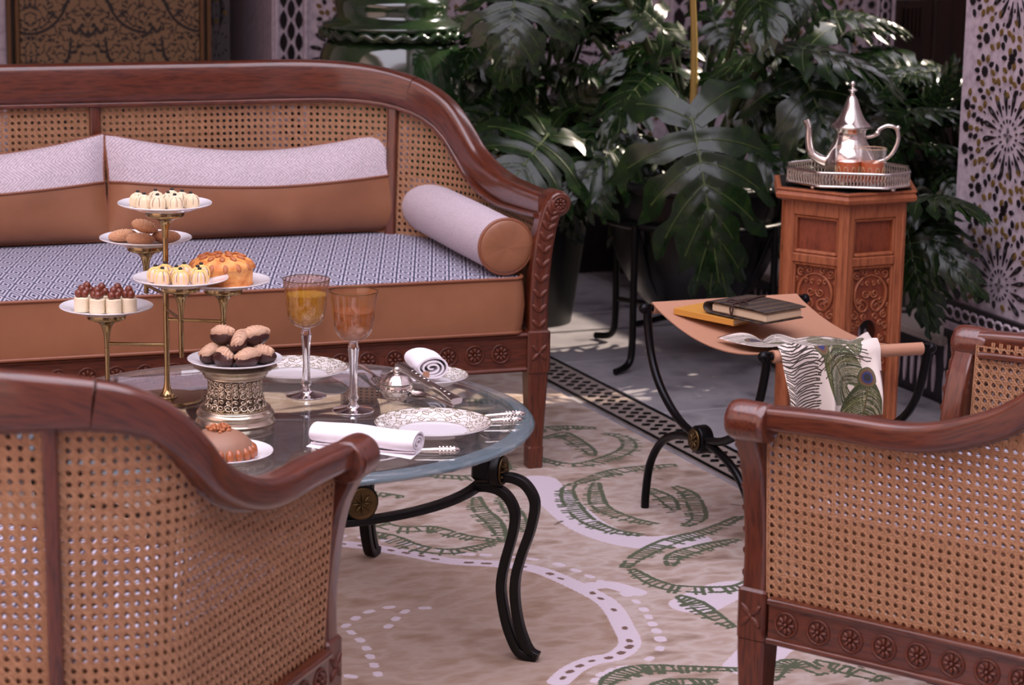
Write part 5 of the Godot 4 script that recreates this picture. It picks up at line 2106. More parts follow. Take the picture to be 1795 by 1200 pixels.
	bs.tube(curve3([Vector3(-0.012, 0.030, 0.02), Vector3(0.014, 0.031, 0.034), Vector3(0.012, 0.0305, 0.052), Vector3(-0.010, 0.030, 0.035), Vector3(-0.03, 0.031, 0.03), Vector3(-0.028, 0.0305, 0.05), Vector3(-0.010, 0.030, 0.045)], 5), 0.0014, 6)
	part("cord", bs, mat("cord", Color(0.20, 0.10, 0.06), 0.7), j)
	build_scarf(base, a, b, c, d)


# f along the span from the far rod to the near one, g along the rods
func sling(a: Vector3, b: Vector3, c: Vector3, d: Vector3, g: float, f: float) -> Vector3:
	var p := a.lerp(d, g)
	var q := b.lerp(c, g)
	var v := p.lerp(q, f)
	v.y += 0.0125 * (1.0 if f > 0 else 1.0) - 0.040 * pow(sin(PI * f), 0.8)
	return v


func feather(im: Image, from: Vector2, ang: float, size: float, seed: int, eye := true) -> void:
	var r := RandomNumberGenerator.new()
	r.seed = seed
	var d := Vector2(cos(ang), sin(ang))
	var n := Vector2(-d.y, d.x)
	var o := Vector2.ZERO
	for k in 74:
		var f := k / 74.0
		var root := from + d * size * (0.10 + 0.9 * f)
		for side in [-1.0, 1.0]:
			var w := size * (0.34 * sin(PI * (0.25 + 0.7 * f)) + 0.03)
			var col := Color(0.16, 0.15, 0.06).lerp(Color(0.20, 0.29, 0.10), r.randf())
			if r.randf() < 0.25:
				col = Color(0.36, 0.36, 0.16)
			var line := []
			for j in 6:
				var g := j / 5.0
				line.append(root + n * side * w * g + d * size * (0.30 * g * g + 0.05 * g) + n * r.randf_range(-1, 1))
			stroke(im, line, r.randf_range(0.5, 1.15), col, o, 1.0)
	stroke(im, [from, from + d * size * 0.9], 1.6, Color(0.30, 0.26, 0.10), o, 1.0)
	if eye:
		var c := from + d * size * 0.12
		for q in [[0.185, Color(0.20, 0.23, 0.09)], [0.165, Color(0.36, 0.30, 0.17)], [0.135, Color(0.34, 0.21, 0.12)], [0.105, Color(0.09, 0.13, 0.36)], [0.07, Color(0.02, 0.02, 0.09)]]:
			dab(im, c, q[0] * size, q[1], o, 1.0)


func build_scarf(base: Vector3, a: Vector3, b: Vector3, c: Vector3, d: Vector3) -> void:
	var im := Image.create(512, 512, false, Image.FORMAT_RGB8)
	im.fill(Color(0.84, 0.80, 0.76))
	var r := RandomNumberGenerator.new()
	r.seed = 19
	var brown := Color(0.36, 0.16, 0.09)
	# loose dark barbs over the ground, then the feathers, then the border
	for k in 62:
		var p := Vector2(r.randf_range(0, 14), 20 + k * 7.4)
		var line := []
		for j in 10:
			line.append(p + Vector2(j * 21.0, 15 * sin(j * 0.55 + 0.4 * sin(k * 0.21)) + r.randf_range(-2, 2)))
		stroke(im, line, 1.7, Color(0.15, 0.11, 0.06), Vector2.ZERO, 1.0)
	for k in 40:
		var p := Vector2(r.randf_range(186, 230), 14 + k * 7.6)
		var line := []
		for j in 12:
			line.append(p + Vector2(j * 20.0, 22 * sin(j * 0.42 + k * 0.06) - j * 1.5 + r.randf_range(-2, 2)))
		stroke(im, line, 1.6, Color(0.17, 0.14, 0.07), Vector2.ZERO, 1.0)
	im.fill_rect(Rect2i(205, 420, 170, 92), Color(0.84, 0.80, 0.76))
	feather(im, Vector2(40, 90), 0.35, 150, 1)
	feather(im, Vector2(205, 215), 0.80, 210, 2)
	feather(im, Vector2(415, 330), 1.75, 170, 3)
	feather(im, Vector2(395, 300), -1.7, 230, 4, false)
	im.fill_rect(Rect2i(0, 470, 512, 42), brown)
	im.fill_rect(Rect2i(486, 340, 26, 172), brown)
	im.fill_rect(Rect2i(0, 0, 512, 12), brown)
	var m := mat("scarf_silk", Color(1, 1, 1), 0.6, 0.0, {"albedo_texture": ImageTexture.create_from_image(im), "cull_mode": BaseMaterial3D.CULL_DISABLED, "texture_repeat": false, "rim_enabled": true, "rim": 0.3})
	var t := thing("scarf", "white silk scarf printed with peacock feathers, draped over the stool's near rod", "scarf", base)
	var nx := 44
	var ny := 56
	var rows := []
	var rod_out := (b - a).normalized()
	for j in ny + 1:
		var row := PackedVector3Array()
		var v := float(j) / ny
		for i in nx + 1:
			var u := float(i) / nx
			# on the seat for the first part, over the rod, then hanging in folds
			var g := lerpf(0.06, 0.68, u)
			var start := lerpf(0.46, 0.66, smoothstep(0.0, 1.0, u)) + 0.06 * sin(u * 9.0)
			var on := 0.48
			var p: Vector3
			if v < on:
				var f := lerpf(start, 1.0, v / on)
				p = sling(a, b, c, d, g + (1.0 - v / on) * 0.16 * (0.3 + u), f)
				p.y += 0.006 + 0.010 * absf(sin(u * 11.0 + v * 5.0)) * (1.0 - v / on) + 0.009 * pow(maxf(0.0, sin(u * 7.5 + 0.6)), 2.0)
			else:
				var h := (v - on) / (1.0 - on)
				var drop := h * lerpf(0.15, 0.20, sin(u * 5.0) * 0.5 + 0.5)
				p = b.lerp(c, g)
				var bulge := minf(1.0, drop / 0.02)
				p += rod_out * (0.0155 * sin(bulge * PI / 2)) + Vector3(0, 0.017, 0)
				p.y += 0.009 * pow(maxf(0.0, sin(u * 7.5 + 0.6)), 2.0) * (1.0 - h)
				p.y -= drop
				var fold := sin(u * 15.0 + 0.5) * 0.016 + sin(u * 6.5 + 2.0) * 0.012
				p += rod_out * (fold + 0.014) * smoothstep(0.05, 0.7, h)
				p += (c - b).normalized() * 0.014 * sin(u * 15.0 + 1.8) * h
			row.append(p)
		rows.append(row)
	var s := Shape.new()
	s.grid(rows, Vector3(0, -3, 0))
	for k in s.t.size():
		var j := k / (nx + 1)
		var i := k % (nx + 1)
		s.t[k] = Vector2(0.01 + 0.98 * i / nx, 0.01 + 0.98 * j / ny)
	part("cloth", s, m, t)


# ------------------------------------------------------------------ the glass table
const TOP := 0.406


func build_table() -> void:
	var at := Vector3(-0.413, 0.015, -4.27)
	var t := thing("coffee_table", "round glass coffee table on paired S-curved black iron legs", "table", at)
	var s := Shape.new()
	var y := TOP - at.y
	s.lathe([Vector2(0, y), Vector2(0.425, y), Vector2(0.425, y - 0.013), Vector2(0, y - 0.013)], 96)
	part("glass_top", s, M["table_glass"], t)
	s = Shape.new()
	s.lathe([Vector2(0.4255, y), Vector2(0.4255, y), Vector2(0.446, y - 0.0012), Vector2(0.453, y - 0.004), Vector2(0.456, y - 0.008), Vector2(0.453, y - 0.012), Vector2(0.446, y - 0.0135), Vector2(0.4255, y - 0.013), Vector2(0.4255, y - 0.013)], 96, Transform3D.IDENTITY, true)
	part("glass_edge", s, M["table_glass_edge"], t)
	var sq := soft_rect(0.3, 16)
	for h in [[0.372, 0.296, 0.020, 0.013], [0.350, 0.360, 0.018, 0.016]]:
		s = Shape.new()
		var ring := PackedVector3Array()
		var sides := []
		for k in 72:
			var a := TAU * k / 72
			ring.append(Vector3(h[0] * cos(a), h[1], h[0] * sin(a)))
			sides.append(Vector3(cos(a), 0, sin(a)))
		s.sweep(ring, sq, sides, [Vector2(h[2], h[3])], false, true)
		part("ring", s, M["iron"], t)
	for k in 4:
		var a := deg_to_rad(-18.2 + 90.0 * k)
		var d := Vector3(cos(a), 0, -sin(a))
		var side := d.cross(UP)
		var leg := Node3D.new()
		leg.name = "leg" if k == 0 else "leg_%03d" % k
		t.add_child(leg, true)
		s = Shape.new()
		var p := []
		for q in [[0.375, 0.350], [0.410, 0.335], [0.440, 0.334], [0.462, 0.326], [0.478, 0.305], [0.481, 0.282], [0.473, 0.242], [0.459, 0.2], [0.449, 0.158], [0.449, 0.117], [0.458, 0.07], [0.475, 0.031], [0.492, 0.008]]:
			p.append(d * q[0] + UP * maxf(0.008, q[1] - 0.013))
		s.sweep(curve3(p, 4), sq, [side], [Vector2(0.020, 0.016)])
		part("outer_bar", s, M["iron"], leg)
		s = Shape.new()
		p = []
		for q in [[0.372, 0.311], [0.395, 0.314], [0.420, 0.309], [0.438, 0.292], [0.446, 0.267], [0.441, 0.229], [0.429, 0.183], [0.423, 0.142], [0.428, 0.101], [0.439, 0.061], [0.458, 0.026], [0.484, 0.008]]:
			p.append(d * q[0] + UP * maxf(0.008, q[1] - 0.013))
		s.sweep(curve3(p, 4), sq, [side], [Vector2(0.020, 0.016)])
		part("inner_bar", s, M["iron"], leg)
		s = Shape.new()
		s.box(d * 0.392 + UP * 0.345, Vector3(0.045, 0.062, 0.03), 0.004, Basis(UP, a))
		part("block", s, M["iron"], leg)
		medallion(t, look(d * 0.415 + UP * 0.332, d), 0.026)
		var a2 := a + deg_to_rad(-44.5)
		var d2 := Vector3(cos(a2), 0, -sin(a2))
		medallion(t, look(d2 * 0.372 + UP * 0.327, d2), 0.028)
		s = Shape.new()
		for f in [-0.30, 0.30]:
			var a3: float = a + f
			var d3 := Vector3(cos(a3), 0, -sin(a3))
			var side3 := d3.cross(UP)
			var coil := PackedVector3Array()
			for j in 25:
				var ph := TAU * j / 24.0
				coil.append(d3 * 0.385 + side3 * 0.026 * cos(ph) + UP * (0.366 + 0.009 * sin(ph)))
			s.sweep(coil, sq, [d3], [Vector2(0.018, 0.006)], true)
		part("scroll", s, M["iron"], t)
		s = Shape.new()
		s.lathe([Vector2(0, 0), Vector2(0.012, 0), Vector2(0.012, 0.009), Vector2(0, 0.009)], 12, Transform3D(Basis.IDENTITY, d * 0.35 + UP * 0.3685))
		part("pad", s, M["iron"], t)


func medallion(t: Node3D, at: Transform3D, r: float) -> void:
	var turn := at * Transform3D(Basis(Vector3.RIGHT, PI / 2), Vector3.ZERO)
	var s := Shape.new()
	s.lathe([Vector2(0, -0.012), Vector2(r * 1.06, -0.012), Vector2(r * 1.1, -0.008), Vector2(r * 1.1, 0.004), Vector2(r * 1.0, 0.0065), Vector2(0, 0.0065)], 32, turn)
	var o := part("medallion", s, M["iron"], t)
	s = Shape.new()
	s.lathe([Vector2(0, 0.0062), Vector2(r * 0.92, 0.0062), Vector2(r * 0.97, 0.0085), Vector2(r * 0.92, 0.0105), Vector2(r * 0.80, 0.009), Vector2(r * 0.76, 0.0078), Vector2(0, 0.0078)], 32, turn)
	for k in 8:
		var ang := TAU * k / 8
		s.ball(turn * Transform3D(Basis(UP, -ang) * Basis.IDENTITY.scaled(Vector3(r * 0.30, 0.003, r * 0.085)), Vector3(r * 0.36 * cos(ang), 0.0085, r * 0.36 * sin(ang))), 8, 5)
	part("star_disc", s, M["bronze"], o)


# ------------------------------------------------------------------ what stands on the glass table
func plate_curve(r: float, deep: float) -> Array:
	return curve2([Vector2(0, 0.0035), Vector2(r * 0.52, 0.0035), Vector2(r * 0.66, 0.0045), Vector2(r * 0.82, deep * 0.72), Vector2(r * 0.97, deep), Vector2(r, deep + 0.0004), Vector2(r * 0.985, deep - 0.0022), Vector2(r * 0.8, deep * 0.45), Vector2(r * 0.60, 0.0), Vector2(r * 0.56, 0.0), Vector2(0, 0.0012)], 4)


func plate_shape(r: float, deep := 0.014) -> Shape:
	var s := Shape.new()
	s.lathe(plate_curve(r, deep), 56)
	return s


var rim_print: StandardMaterial3D


# the ornamented border: a raised ring of its own with gold scrolls on white glaze
func rim_shape(r: float, deep: float) -> Shape:
	var s := Shape.new()
	var rows := []
	# it follows the plate's upper side, from the well to the edge
	var line := plate_curve(r, deep).slice(5, 21)
	for q in line:
		var row := PackedVector3Array()
		for j in 73:
			row.append(Vector3(q.x * cos(TAU * j / 72), q.y + 0.0004, q.x * sin(TAU * j / 72)))
		rows.append(row)
	s.grid(rows, Vector3(0, -5, 0))
	for k in s.t.size():
		var q: Vector2 = line[k / 73]
		s.t[k] = Vector2(float(k % 73) / 72.0 * 9.0, (q.x / r - 0.54) / 0.46)
	return s


func make_rim_print() -> void:
	var im := Image.create(160, 128, false, Image.FORMAT_RGB8)
	im.fill(Color(0.86, 0.84, 0.82))
	var gold := Color(0.47, 0.42, 0.33)
	for q in [[40, 40, 22, 1.0], [112, 34, 20, -1.0], [78, 78, 24, 1.0], [20, 92, 18, -1.0], [135, 96, 20, 1.0], [80, 18, 12, -1.0], [45, 112, 12, 1.0], [108, 118, 10, -1.0]]:
		var line := []
		for k in 26:
			var a: float = q[3] * k * 0.36
			var rr: float = q[2] * (1.0 - 0.75 * k / 26.0)
			line.append(Vector2(q[0] + rr * cos(a), q[1] + rr * sin(a) * 0.9))
		stroke(im, line, 2.0, gold, Vector2.ZERO, 1.0)
	for k in 5:
		var line := []
		for j in 20:
			line.append(Vector2(j * 8.4, 16 + k * 24 + 9 * sin(j * 0.75 + k)))
		stroke(im, line, 1.5, gold, Vector2.ZERO, 1.0)
	im.fill_rect(Rect2i(0, 122, 160, 6), gold)
	rim_print = mat("gold_scrolled_glaze", Color(1, 1, 1), 0.14, 0.0, {"albedo_texture": ImageTexture.create_from_image(im), "clearcoat_enabled": true, "clearcoat": 0.5, "clearcoat_roughness": 0.05})


func plate(called: String, label: String, at: Vector3, r: float, deep: float, fancy: bool, group := "") -> Node3D:
	var p := thing(called, label, "plate", at, 0.0, group)
	part("body", plate_shape(r, deep), M["china"], p)
	if fancy:
		part("gold_border", rim_shape(r, deep), rim_print, p)
	return p


func build_tableware() -> void:
	make_rim_print()
	var y := TOP + 0.0005
	build_brass_stand(Vector3(-0.615, y, -4.369))
	# pierced silver stand for the dates
	var st := thing("cake_stand", "pierced antique silver pedestal that holds up the plate of stuffed dates", "stand", Vector3(-0.476, y, -4.217))
	var s := Shape.new()
	s.lathe(curve2([Vector2(0, 0), Vector2(0.063, 0.0), Vector2(0.067, 0.004), Vector2(0.065, 0.010), Vector2(0.067, 0.014), Vector2(0.066, 0.019), Vector2(0.060, 0.024), Vector2(0.0565, 0.027), Vector2(0.0, 0.027)], 3), 56)
	part("foot", s, M["old_silver"], st)
	var prof := [Vector2(0.0535, 0.026), Vector2(0.049, 0.040), Vector2(0.0462, 0.056), Vector2(0.0458, 0.068), Vector2(0.0475, 0.080)]
	s = Shape.new()
	var c2 := curve2(prof, 8)
	for k in 12:
		for d in [-1.0, 1.0]:
			for q in [[0.016, 0.20, 0.115, 1.5, 0.4], [0.42, 0.16, 0.10, 1.4, 2.5], [0.70, 0.20, 0.11, 1.5, 4.0], [0.55, 0.05, 0.07, 1.2, 1.2], [0.90, 0.10, 0.09, 1.3, 5.2], [0.22, 0.06, 0.07, 1.2, 3.3]]:
				var p := PackedVector3Array()
				for j in 13:
					var f := j / 12.0
					var a: float = q[4] + d * TAU * q[3] * f
					var rr: float = q[2] * (1.0 - 0.8 * f)
					var ang: float = TAU * k / 12 + d * (0.13 + rr * 1.45 * cos(a))
					var h := clampf(0.12 + 0.8 * q[0] + rr * 0.9 * sin(a), 0.01, 0.99)
					var idx := h * (c2.size() - 1)
					var v: Vector2 = c2[int(idx)].lerp(c2[mini(int(idx) + 1, c2.size() - 1)], idx - int(idx))
					p.append(Vector3(v.x * cos(ang), v.y, v.x * sin(ang)))
				s.tube(p, 0.0016, 4, false)
	for k in 12:
		var p := PackedVector3Array()
		for v in c2:
			p.append(Vector3(v.x * cos(TAU * k / 12), v.y, v.x * sin(TAU * k / 12)))
		s.tube(p, 0.0011, 4, false)
	stuff(part("filigree", s, M["old_silver"], st))
	s = Shape.new()
	s.lathe(curve2([Vector2(0, 0.079), Vector2(0.049, 0.079), Vector2(0.051, 0.082), Vector2(0.056, 0.085), Vector2(0.058, 0.090), Vector2(0.066, 0.095), Vector2(0.068, 0.0975), Vector2(0.067, 0.0995), Vector2(0.0, 0.0995)], 3), 56)
	part("collar", s, M["old_silver"], st)
	plate("plate", "small white plate of stuffed dates on the pierced silver pedestal", Vector3(-0.476, y + 0.0998, -4.217), 0.0815, 0.012, false)
	# dinner plates and side plates with gold scrolled borders
	plate("plate", "gold-scrolled plate in front between the wine glasses and the table's right rim", Vector3(-0.132, y, -4.165), 0.100, 0.018, true)
	plate("plate", "gold-scrolled plate at the back of the table behind the left wine glass", Vector3(-0.402, y, -4.575), 0.097, 0.018, true)
	plate("plate", "gold-scrolled plate under the upright rolled napkin at the table's back right", Vector3(-0.154, y, -4.535), 0.074, 0.017, true)
	plate("plate", "gold-scrolled side plate under the long rolled napkin at the front", Vector3(-0.246, y, -3.985), 0.080, 0.014, true)
	plate("plate", "white plate of the praline tart, partly behind the near chair's arm", Vector3(-0.468, y, -3.965), 0.0815, 0.013, false)
	napkin("napkin", "long rolled white napkin lying on the front side plate", Vector3(-0.236, y + 0.014, -3.985), 0.185, 0.0275, -0.36)
	var np := napkin("napkin", "rolled white napkin with a small tan tag on the back right plate", Vector3(-0.160, y + 0.0155, -4.535), 0.095, 0.032, -1.25)
	s = Shape.new()
	s.box(Vector3(0.0478, 0.012, 0.012), Vector3(0.0012, 0.011, 0.012), 0.0003)
	part("tag", s, M["tan_hide"], np)
	# wine glasses and wine
	wine_glass("tall cut-crystal goblet with amber bowl of yellow wine, the left one", "yellow wine in the left goblet", Vector3(-0.370, y, -4.415), "amber_glass", "yellow_wine", 0.187)
	wine_glass("tall cut-crystal goblet with amber bowl of rose wine, the right one", "rose coloured wine in the right goblet", Vector3(-0.278, y, -4.307), "amber_glass_pink", "rose_wine", 0.180)
	# sugar bowl
	var b := thing("sugar_bowl", "small engraved silver lidded bowl between the right goblet and the rolled napkin", "bowl", Vector3(-0.206, y, -4.395))
	s = Shape.new()
	s.lathe(curve2([Vector2(0, 0), Vector2(0.017, 0), Vector2(0.019, 0.003), Vector2(0.028, 0.013), Vector2(0.0305, 0.022), Vector2(0.029, 0.029), Vector2(0.027, 0.031), Vector2(0, 0.031)], 4), 36)
	part("body", s, M["silver"], b)
	s = Shape.new()
	s.lathe(curve2([Vector2(0, 0.0312), Vector2(0.0285, 0.0312), Vector2(0.0285, 0.036), Vector2(0.026, 0.040), Vector2(0.018, 0.047), Vector2(0.008, 0.051), Vector2(0.0, 0.052)], 4), 36, Transform3D.IDENTITY, false, 0.03, 10)
	s.ball(Transform3D(Basis.IDENTITY.scaled(Vector3(0.008, 0.0065, 0.008)), Vector3(0, 0.056, 0)), 12, 8)
	part("lid", s, M["silver"], b)
	s = Shape.new()
	for k in 18:
		for r in 3:
			var ang := TAU * (k + 0.5 * r) / 18
			s.ball(Transform3D(Basis(UP, -ang) * Basis.IDENTITY.scaled(Vector3(0.0012, 0.0030, 0.0040)), Vector3((0.0235 + 0.0032 * r) * cos(ang), 0.0085 + 0.0062 * r, (0.0235 + 0.0032 * r) * sin(ang))), 6, 4)
	part("engraved_petals", s, M["silver"], b)
	# serving tongs leaning on the bowl and the plate
	var tg := thing("serving_knife", "thick-handled engraved silver cake knife leaning on the lidded silver bowl", "knife", Vector3(-0.155, y, -4.437))
	s = Shape.new()
	var p0 := Vector3(-0.050, 0.042, -0.055)
	var p1 := Vector3(0.058, 0.010, 0.085)
	var path := PackedVector3Array()
	var sizes := []
	for k in 13:
		var f := k / 12.0
		path.append(p0.lerp(p1, f))
		var w := 0.0155 + 0.010 * smoothstep(0.72, 0.98, f) - 0.003 * sin(f * PI) + 0.007 * pow(1.0 - f, 5.0)
		sizes.append(Vector2(w, 0.013 + 0.004 * sin(f * 12.0) * 0.3))
	s.sweep(path, soft_rect(0.6, 14), [Vector3(1, 0, -0.7).normalized()], sizes)
	part("handle", s, M["silver"], tg)
	s = Shape.new()
	for k in 12:
		var f := 0.08 + 0.86 * k / 12.0
		s.ball(Transform3D(Basis.IDENTITY.scaled(Vector3(0.0045, 0.0012, 0.0045)), p0.lerp(p1, f) + Vector3(0, 0.0055, 0.001)), 8, 5)
	part("engraving", s, M["silver"], tg)
	fork("dessert_fork", "silver fork lying with its tines forward beside the right goblet's stem", Vector3(-0.258, y, -4.56), -1.25, 0.16)
	spoon("spoon", "silver spoon with a bright bowl behind the front gold-scrolled plate", Vector3(-0.158, y, -4.395), -0.86)
	handle("dinner_fork", "outer silver handle poking out behind the front plate's right edge", "fork", Vector3(-0.02, y, -4.262), 0.32)
	handle("dinner_knife", "inner silver handle beside the front plate, nearer the table rim", "knife", Vector3(-0.026, y, -4.222), 0.25)
	handle("butter_knife", "silver knife handle sticking out from under the long front napkin", "knife", Vector3(-0.130, y, -4.010), 0.12)


func build_brass_stand(at: Vector3) -> void:
	var t := thing("cake_tree", "branching brass cake stand with a tall central post and five plate holders", "stand", at)
	var s := Shape.new()
	s.lathe([Vector2(0, 0), Vector2(0.0625, 0), Vector2(0.063, 0.002), Vector2(0.062, 0.0045), Vector2(0.061, 0.005), Vector2(0, 0.005)], 56)
	part("base", s, M["brass"], t)
	s = Shape.new()
	s.lathe(curve2([Vector2(0.0, 0.0052), Vector2(0.018, 0.0052), Vector2(0.013, 0.010), Vector2(0.0075, 0.020), Vector2(0.0052, 0.034), Vector2(0.0050, 0.06)], 4) + [Vector2(0.0050, 0.33), Vector2(0.0, 0.33)], 20)
	part("central_post", s, M["brass"], t)
	var h := [[0.0, 0.0, 0.3435, 0.0, 0.0], [-0.048, -0.090, 0.266, 0.19, 0.175], [0.039, 0.094, 0.2285, 0.165, 0.098], [-0.106, 0.0, 0.157, 0.100, 0.03], [0.103, 0.010, 0.210, 0.146, 0.10]]
	for k in 5:
		var q: Array = h[k]
		var p := Vector3(q[0], 0, q[1])
		s = Shape.new()
		var y: float = q[2]
		s.lathe(curve2([Vector2(0.0, y), Vector2(0.033, y), Vector2(0.0345, y - 0.002), Vector2(0.034, y - 0.010), Vector2(0.030, y - 0.013), Vector2(0.014, y - 0.019), Vector2(0.0075, y - 0.032), Vector2(0.005, y - 0.05), Vector2(0.0044, y - 0.065)], 4) + [Vector2(0.0, y - 0.065)], 28, Transform3D(Basis.IDENTITY, p))
		part("plate_holder", s, M["brass"], t)
		if k > 0:
			s = Shape.new()
			s.tube(pv3([p + UP * (y - 0.06), p + UP * q[4]]), 0.0044, 10)
			part("side_post", s, M["brass"], t)
			s = Shape.new()
			s.tube(pv3([Vector3(0, q[3], 0), p + UP * q[3]]), 0.0030, 8)
			part("arm", s, M["brass"], t)
	var labels := ["small white plate of white iced cakes on the topmost holder of the brass stand", "small white plate of sugared biscuits behind the brass stand's post", "small white plate of yellow iced cakes on the brass stand's near middle holder", "small white plate of hazelnut cakes on the brass stand's lowest left holder", "small white plate of the almond-studded cake on the brass stand's right holder"]
	for k in 5:
		plate("plate", labels[k], at + Vector3(h[k][0], h[k][2] + 0.0002, h[k][1]), 0.0825, 0.012, false)


func napkin(called: String, label: String, at: Vector3, length: float, r: float, turn: float) -> Node3D:
	var t := thing(called, label, "napkin", at, turn)
	var s := Shape.new()
	var rows := []
	var ends := [[], []]
	var m := 72
	var turns := 3.2
	for k in m + 1:
		var f := float(k) / m
		var a := -2.2 + TAU * turns * f
		var q := lerpf(r * 0.16, r, pow(f, 0.9))
		var row := PackedVector3Array()
		for j in 11:
			var g := j / 10.0
			var sag := 0.0012 * sin(g * 9.0 + f * 5.0)
			var wob := 1.0 + 0.03 * sin(a * 3.0 + g * 2.0) * f
			var taper := 1.0 - 0.05 * pow(absf(g * 2.0 - 1.0), 6.0)
			row.append(Vector3((g - 0.5) * length, r * 0.74 + q * sin(a) * 0.74 * wob * taper + sag, q * cos(a) * 1.12 * wob * taper))
		rows.append(row)
	# both faces of the thick cloth, and its edges at the roll's ends
	var th := r * 0.115
	var inner := []
	for row in rows:
		var q := PackedVector3Array()
		for v in row:
			var c := Vector3(v.x, r * 0.74, 0)
			q.append(v + (c - v).normalized() * minf(th, (c - v).length() * 0.5))
		inner.append(q)
	s.grid(rows, Vector3(0, r * 0.74, 0))
	s.grid(inner, Vector3(0, r * 0.74, 0))
	for e in [0, 10]:
		var strip := []
		for k in m + 1:
			strip.append(PackedVector3Array([rows[k][e], inner[k][e]]))
		s.grid(strip, Vector3(0, r, 0))
	var tail := [rows[m], inner[m]]
	s.grid(tail, Vector3(0, r, 0))
	part("roll", s, M["white_cloth"], t)
	# the loose flap that the roll lies on
	s = Shape.new()
	var flat_rows := []
	for k in 13:
		var f := k / 12.0
		var row := PackedVector3Array()
		for j in 9:
			var g := j / 8.0
			row.append(Vector3((g - 0.5) * length * 1.01, 0.0012 + 0.0018 * sin(g * 7 + f * 3) * f + 0.004 * pow(1.0 - f, 2.0), lerpf(-0.6, 1.15, f) * r))
		flat_rows.append(row)
	s.grid(flat_rows, Vector3(0, -2, 0))
	part("flap", s, M["white_cloth"], t)
	return t


func wine_glass(label: String, wine_label: String, at: Vector3, bowl_mat: String, wine_mat: String, level: float) -> void:
	var g := thing("wine_glass", label, "wine glass", at)
	var s := Shape.new()
	var facets := [Vector2(0, 0.0), Vector2(0.0365, 0.0), Vector2(0.0372, 0.0012), Vector2(0.036, 0.0024), Vector2(0.016, 0.0055), Vector2(0.009, 0.010), Vector2(0.0065, 0.017), Vector2(0.0095, 0.022), Vector2(0.0098, 0.025), Vector2(0.0078, 0.030), Vector2(0.0062, 0.060), Vector2(0.0078, 0.092), Vector2(0.0098, 0.112), Vector2(0.0098, 0.116), Vector2(0.0082, 0.121), Vector2(0.0088, 0.126), Vector2(0.0, 0.1262)]
	s.lathe(facets, 32, Transform3D.IDENTITY, false, 0.0, 8)
	part("stem_and_foot", s, M["clear_glass"], g)
	s = Shape.new()
	var outer := [Vector2(0.0, 0.1265), Vector2(0.012, 0.1275), Vector2(0.024, 0.133), Vector2(0.033, 0.147), Vector2(0.0365, 0.168), Vector2(0.0382, 0.188), Vector2(0.0425, 0.2145)]
	var inner := [Vector2(0.0415, 0.2143), Vector2(0.0370, 0.188), Vector2(0.0352, 0.168), Vector2(0.0317, 0.148), Vector2(0.0225, 0.1355), Vector2(0.011, 0.131), Vector2(0.0, 0.1305)]
	s.lathe(curve2(outer, 5) + curve2(inner, 5), 48)
	part("bowl", s, M[bowl_mat], g)
	s = Shape.new()
	for k in 10:
		var a := TAU * k / 10
		for q in [[0.1372, 0.0262, 0.0042], [0.1455, 0.0318, 0.0044]]:
			s.ball(Transform3D(Basis(UP, -a - (0.31 if q[0] > 0.14 else 0.0)) * Basis.IDENTITY.scaled(Vector3(0.0016, q[2], q[2])), Vector3(q[1] * cos(a + (0.31 if q[0] > 0.14 else 0.0)), q[0], q[1] * sin(a + (0.31 if q[0] > 0.14 else 0.0)))), 8, 6)
	for k in 6:
		var a := TAU * k / 6 + 0.3
		var arc := PackedVector3Array()
		for j in 15:
			var f := TAU * j / 14.0
			var h := 0.1695 + 0.0085 * sin(f)
			var rr := 0.0367 + 0.0018 * (h - 0.168) / 0.02
			arc.append(Vector3(rr * cos(a + 0.20 * cos(f)), h, rr * sin(a + 0.20 * cos(f))))
		s.tube(arc, 0.0009, 4, false)
	part("cut_pattern", s, M[bowl_mat], g)
	var ring := PackedVector3Array()
	for k in 48:
		ring.append(Vector3(0.0420 * cos(TAU * k / 48), 0.2147, 0.0420 * sin(TAU * k / 48)))
	s = Shape.new()
	s.tube(ring, 0.0007, 5, false, true)
	part("gilt_rim", s, M["bronze"], g)
	var w := thing("wine", wine_label, "wine", at)
	s = Shape.new()
	var rt := lerpf(0.0348, 0.0366, clampf((level - 0.168) / 0.02, 0, 1))
	s.lathe(curve2([Vector2(0.0, 0.1310), Vector2(0.0105, 0.1315), Vector2(0.0218, 0.136), Vector2(0.0311, 0.1483), Vector2(0.0346, 0.168), Vector2(rt, level)], 5) + [Vector2(rt, level), Vector2(0.0, level)], 40)
	part("liquid", s, M[wine_mat], w)


func handle(called: String, label: String, category: String, at: Vector3, turn: float) -> void:
	var t := thing(called, label, category, at, turn)
	var s := Shape.new()
	var prof := curve2([Vector2(0.0, -0.028), Vector2(0.0035, -0.026), Vector2(0.0045, -0.01), Vector2(0.0055, 0.01), Vector2(0.0062, 0.022), Vector2(0.0056, 0.030), Vector2(0.0068, 0.036), Vector2(0.0050, 0.044), Vector2(0.0022, 0.0475), Vector2(0.0, 0.048)], 4)
	s.lathe(prof, 16, Transform3D(Basis(Vector3.BACK, -PI / 2), Vector3(0, 0.007, 0)))
	part("grip", s, M["silver"], t)
	s = Shape.new()
	for k in 5:
		for j in 6:
			var a := TAU * j / 6
			s.ball(Transform3D(Basis.IDENTITY.scaled(Vector3(0.0028, 0.0014, 0.0014)), Vector3(0.014 + 0.006 * k, 0.007 + 0.0058 * sin(a), 0.0058 * cos(a))), 6, 4)
	part("chasing", s, M["silver"], t)


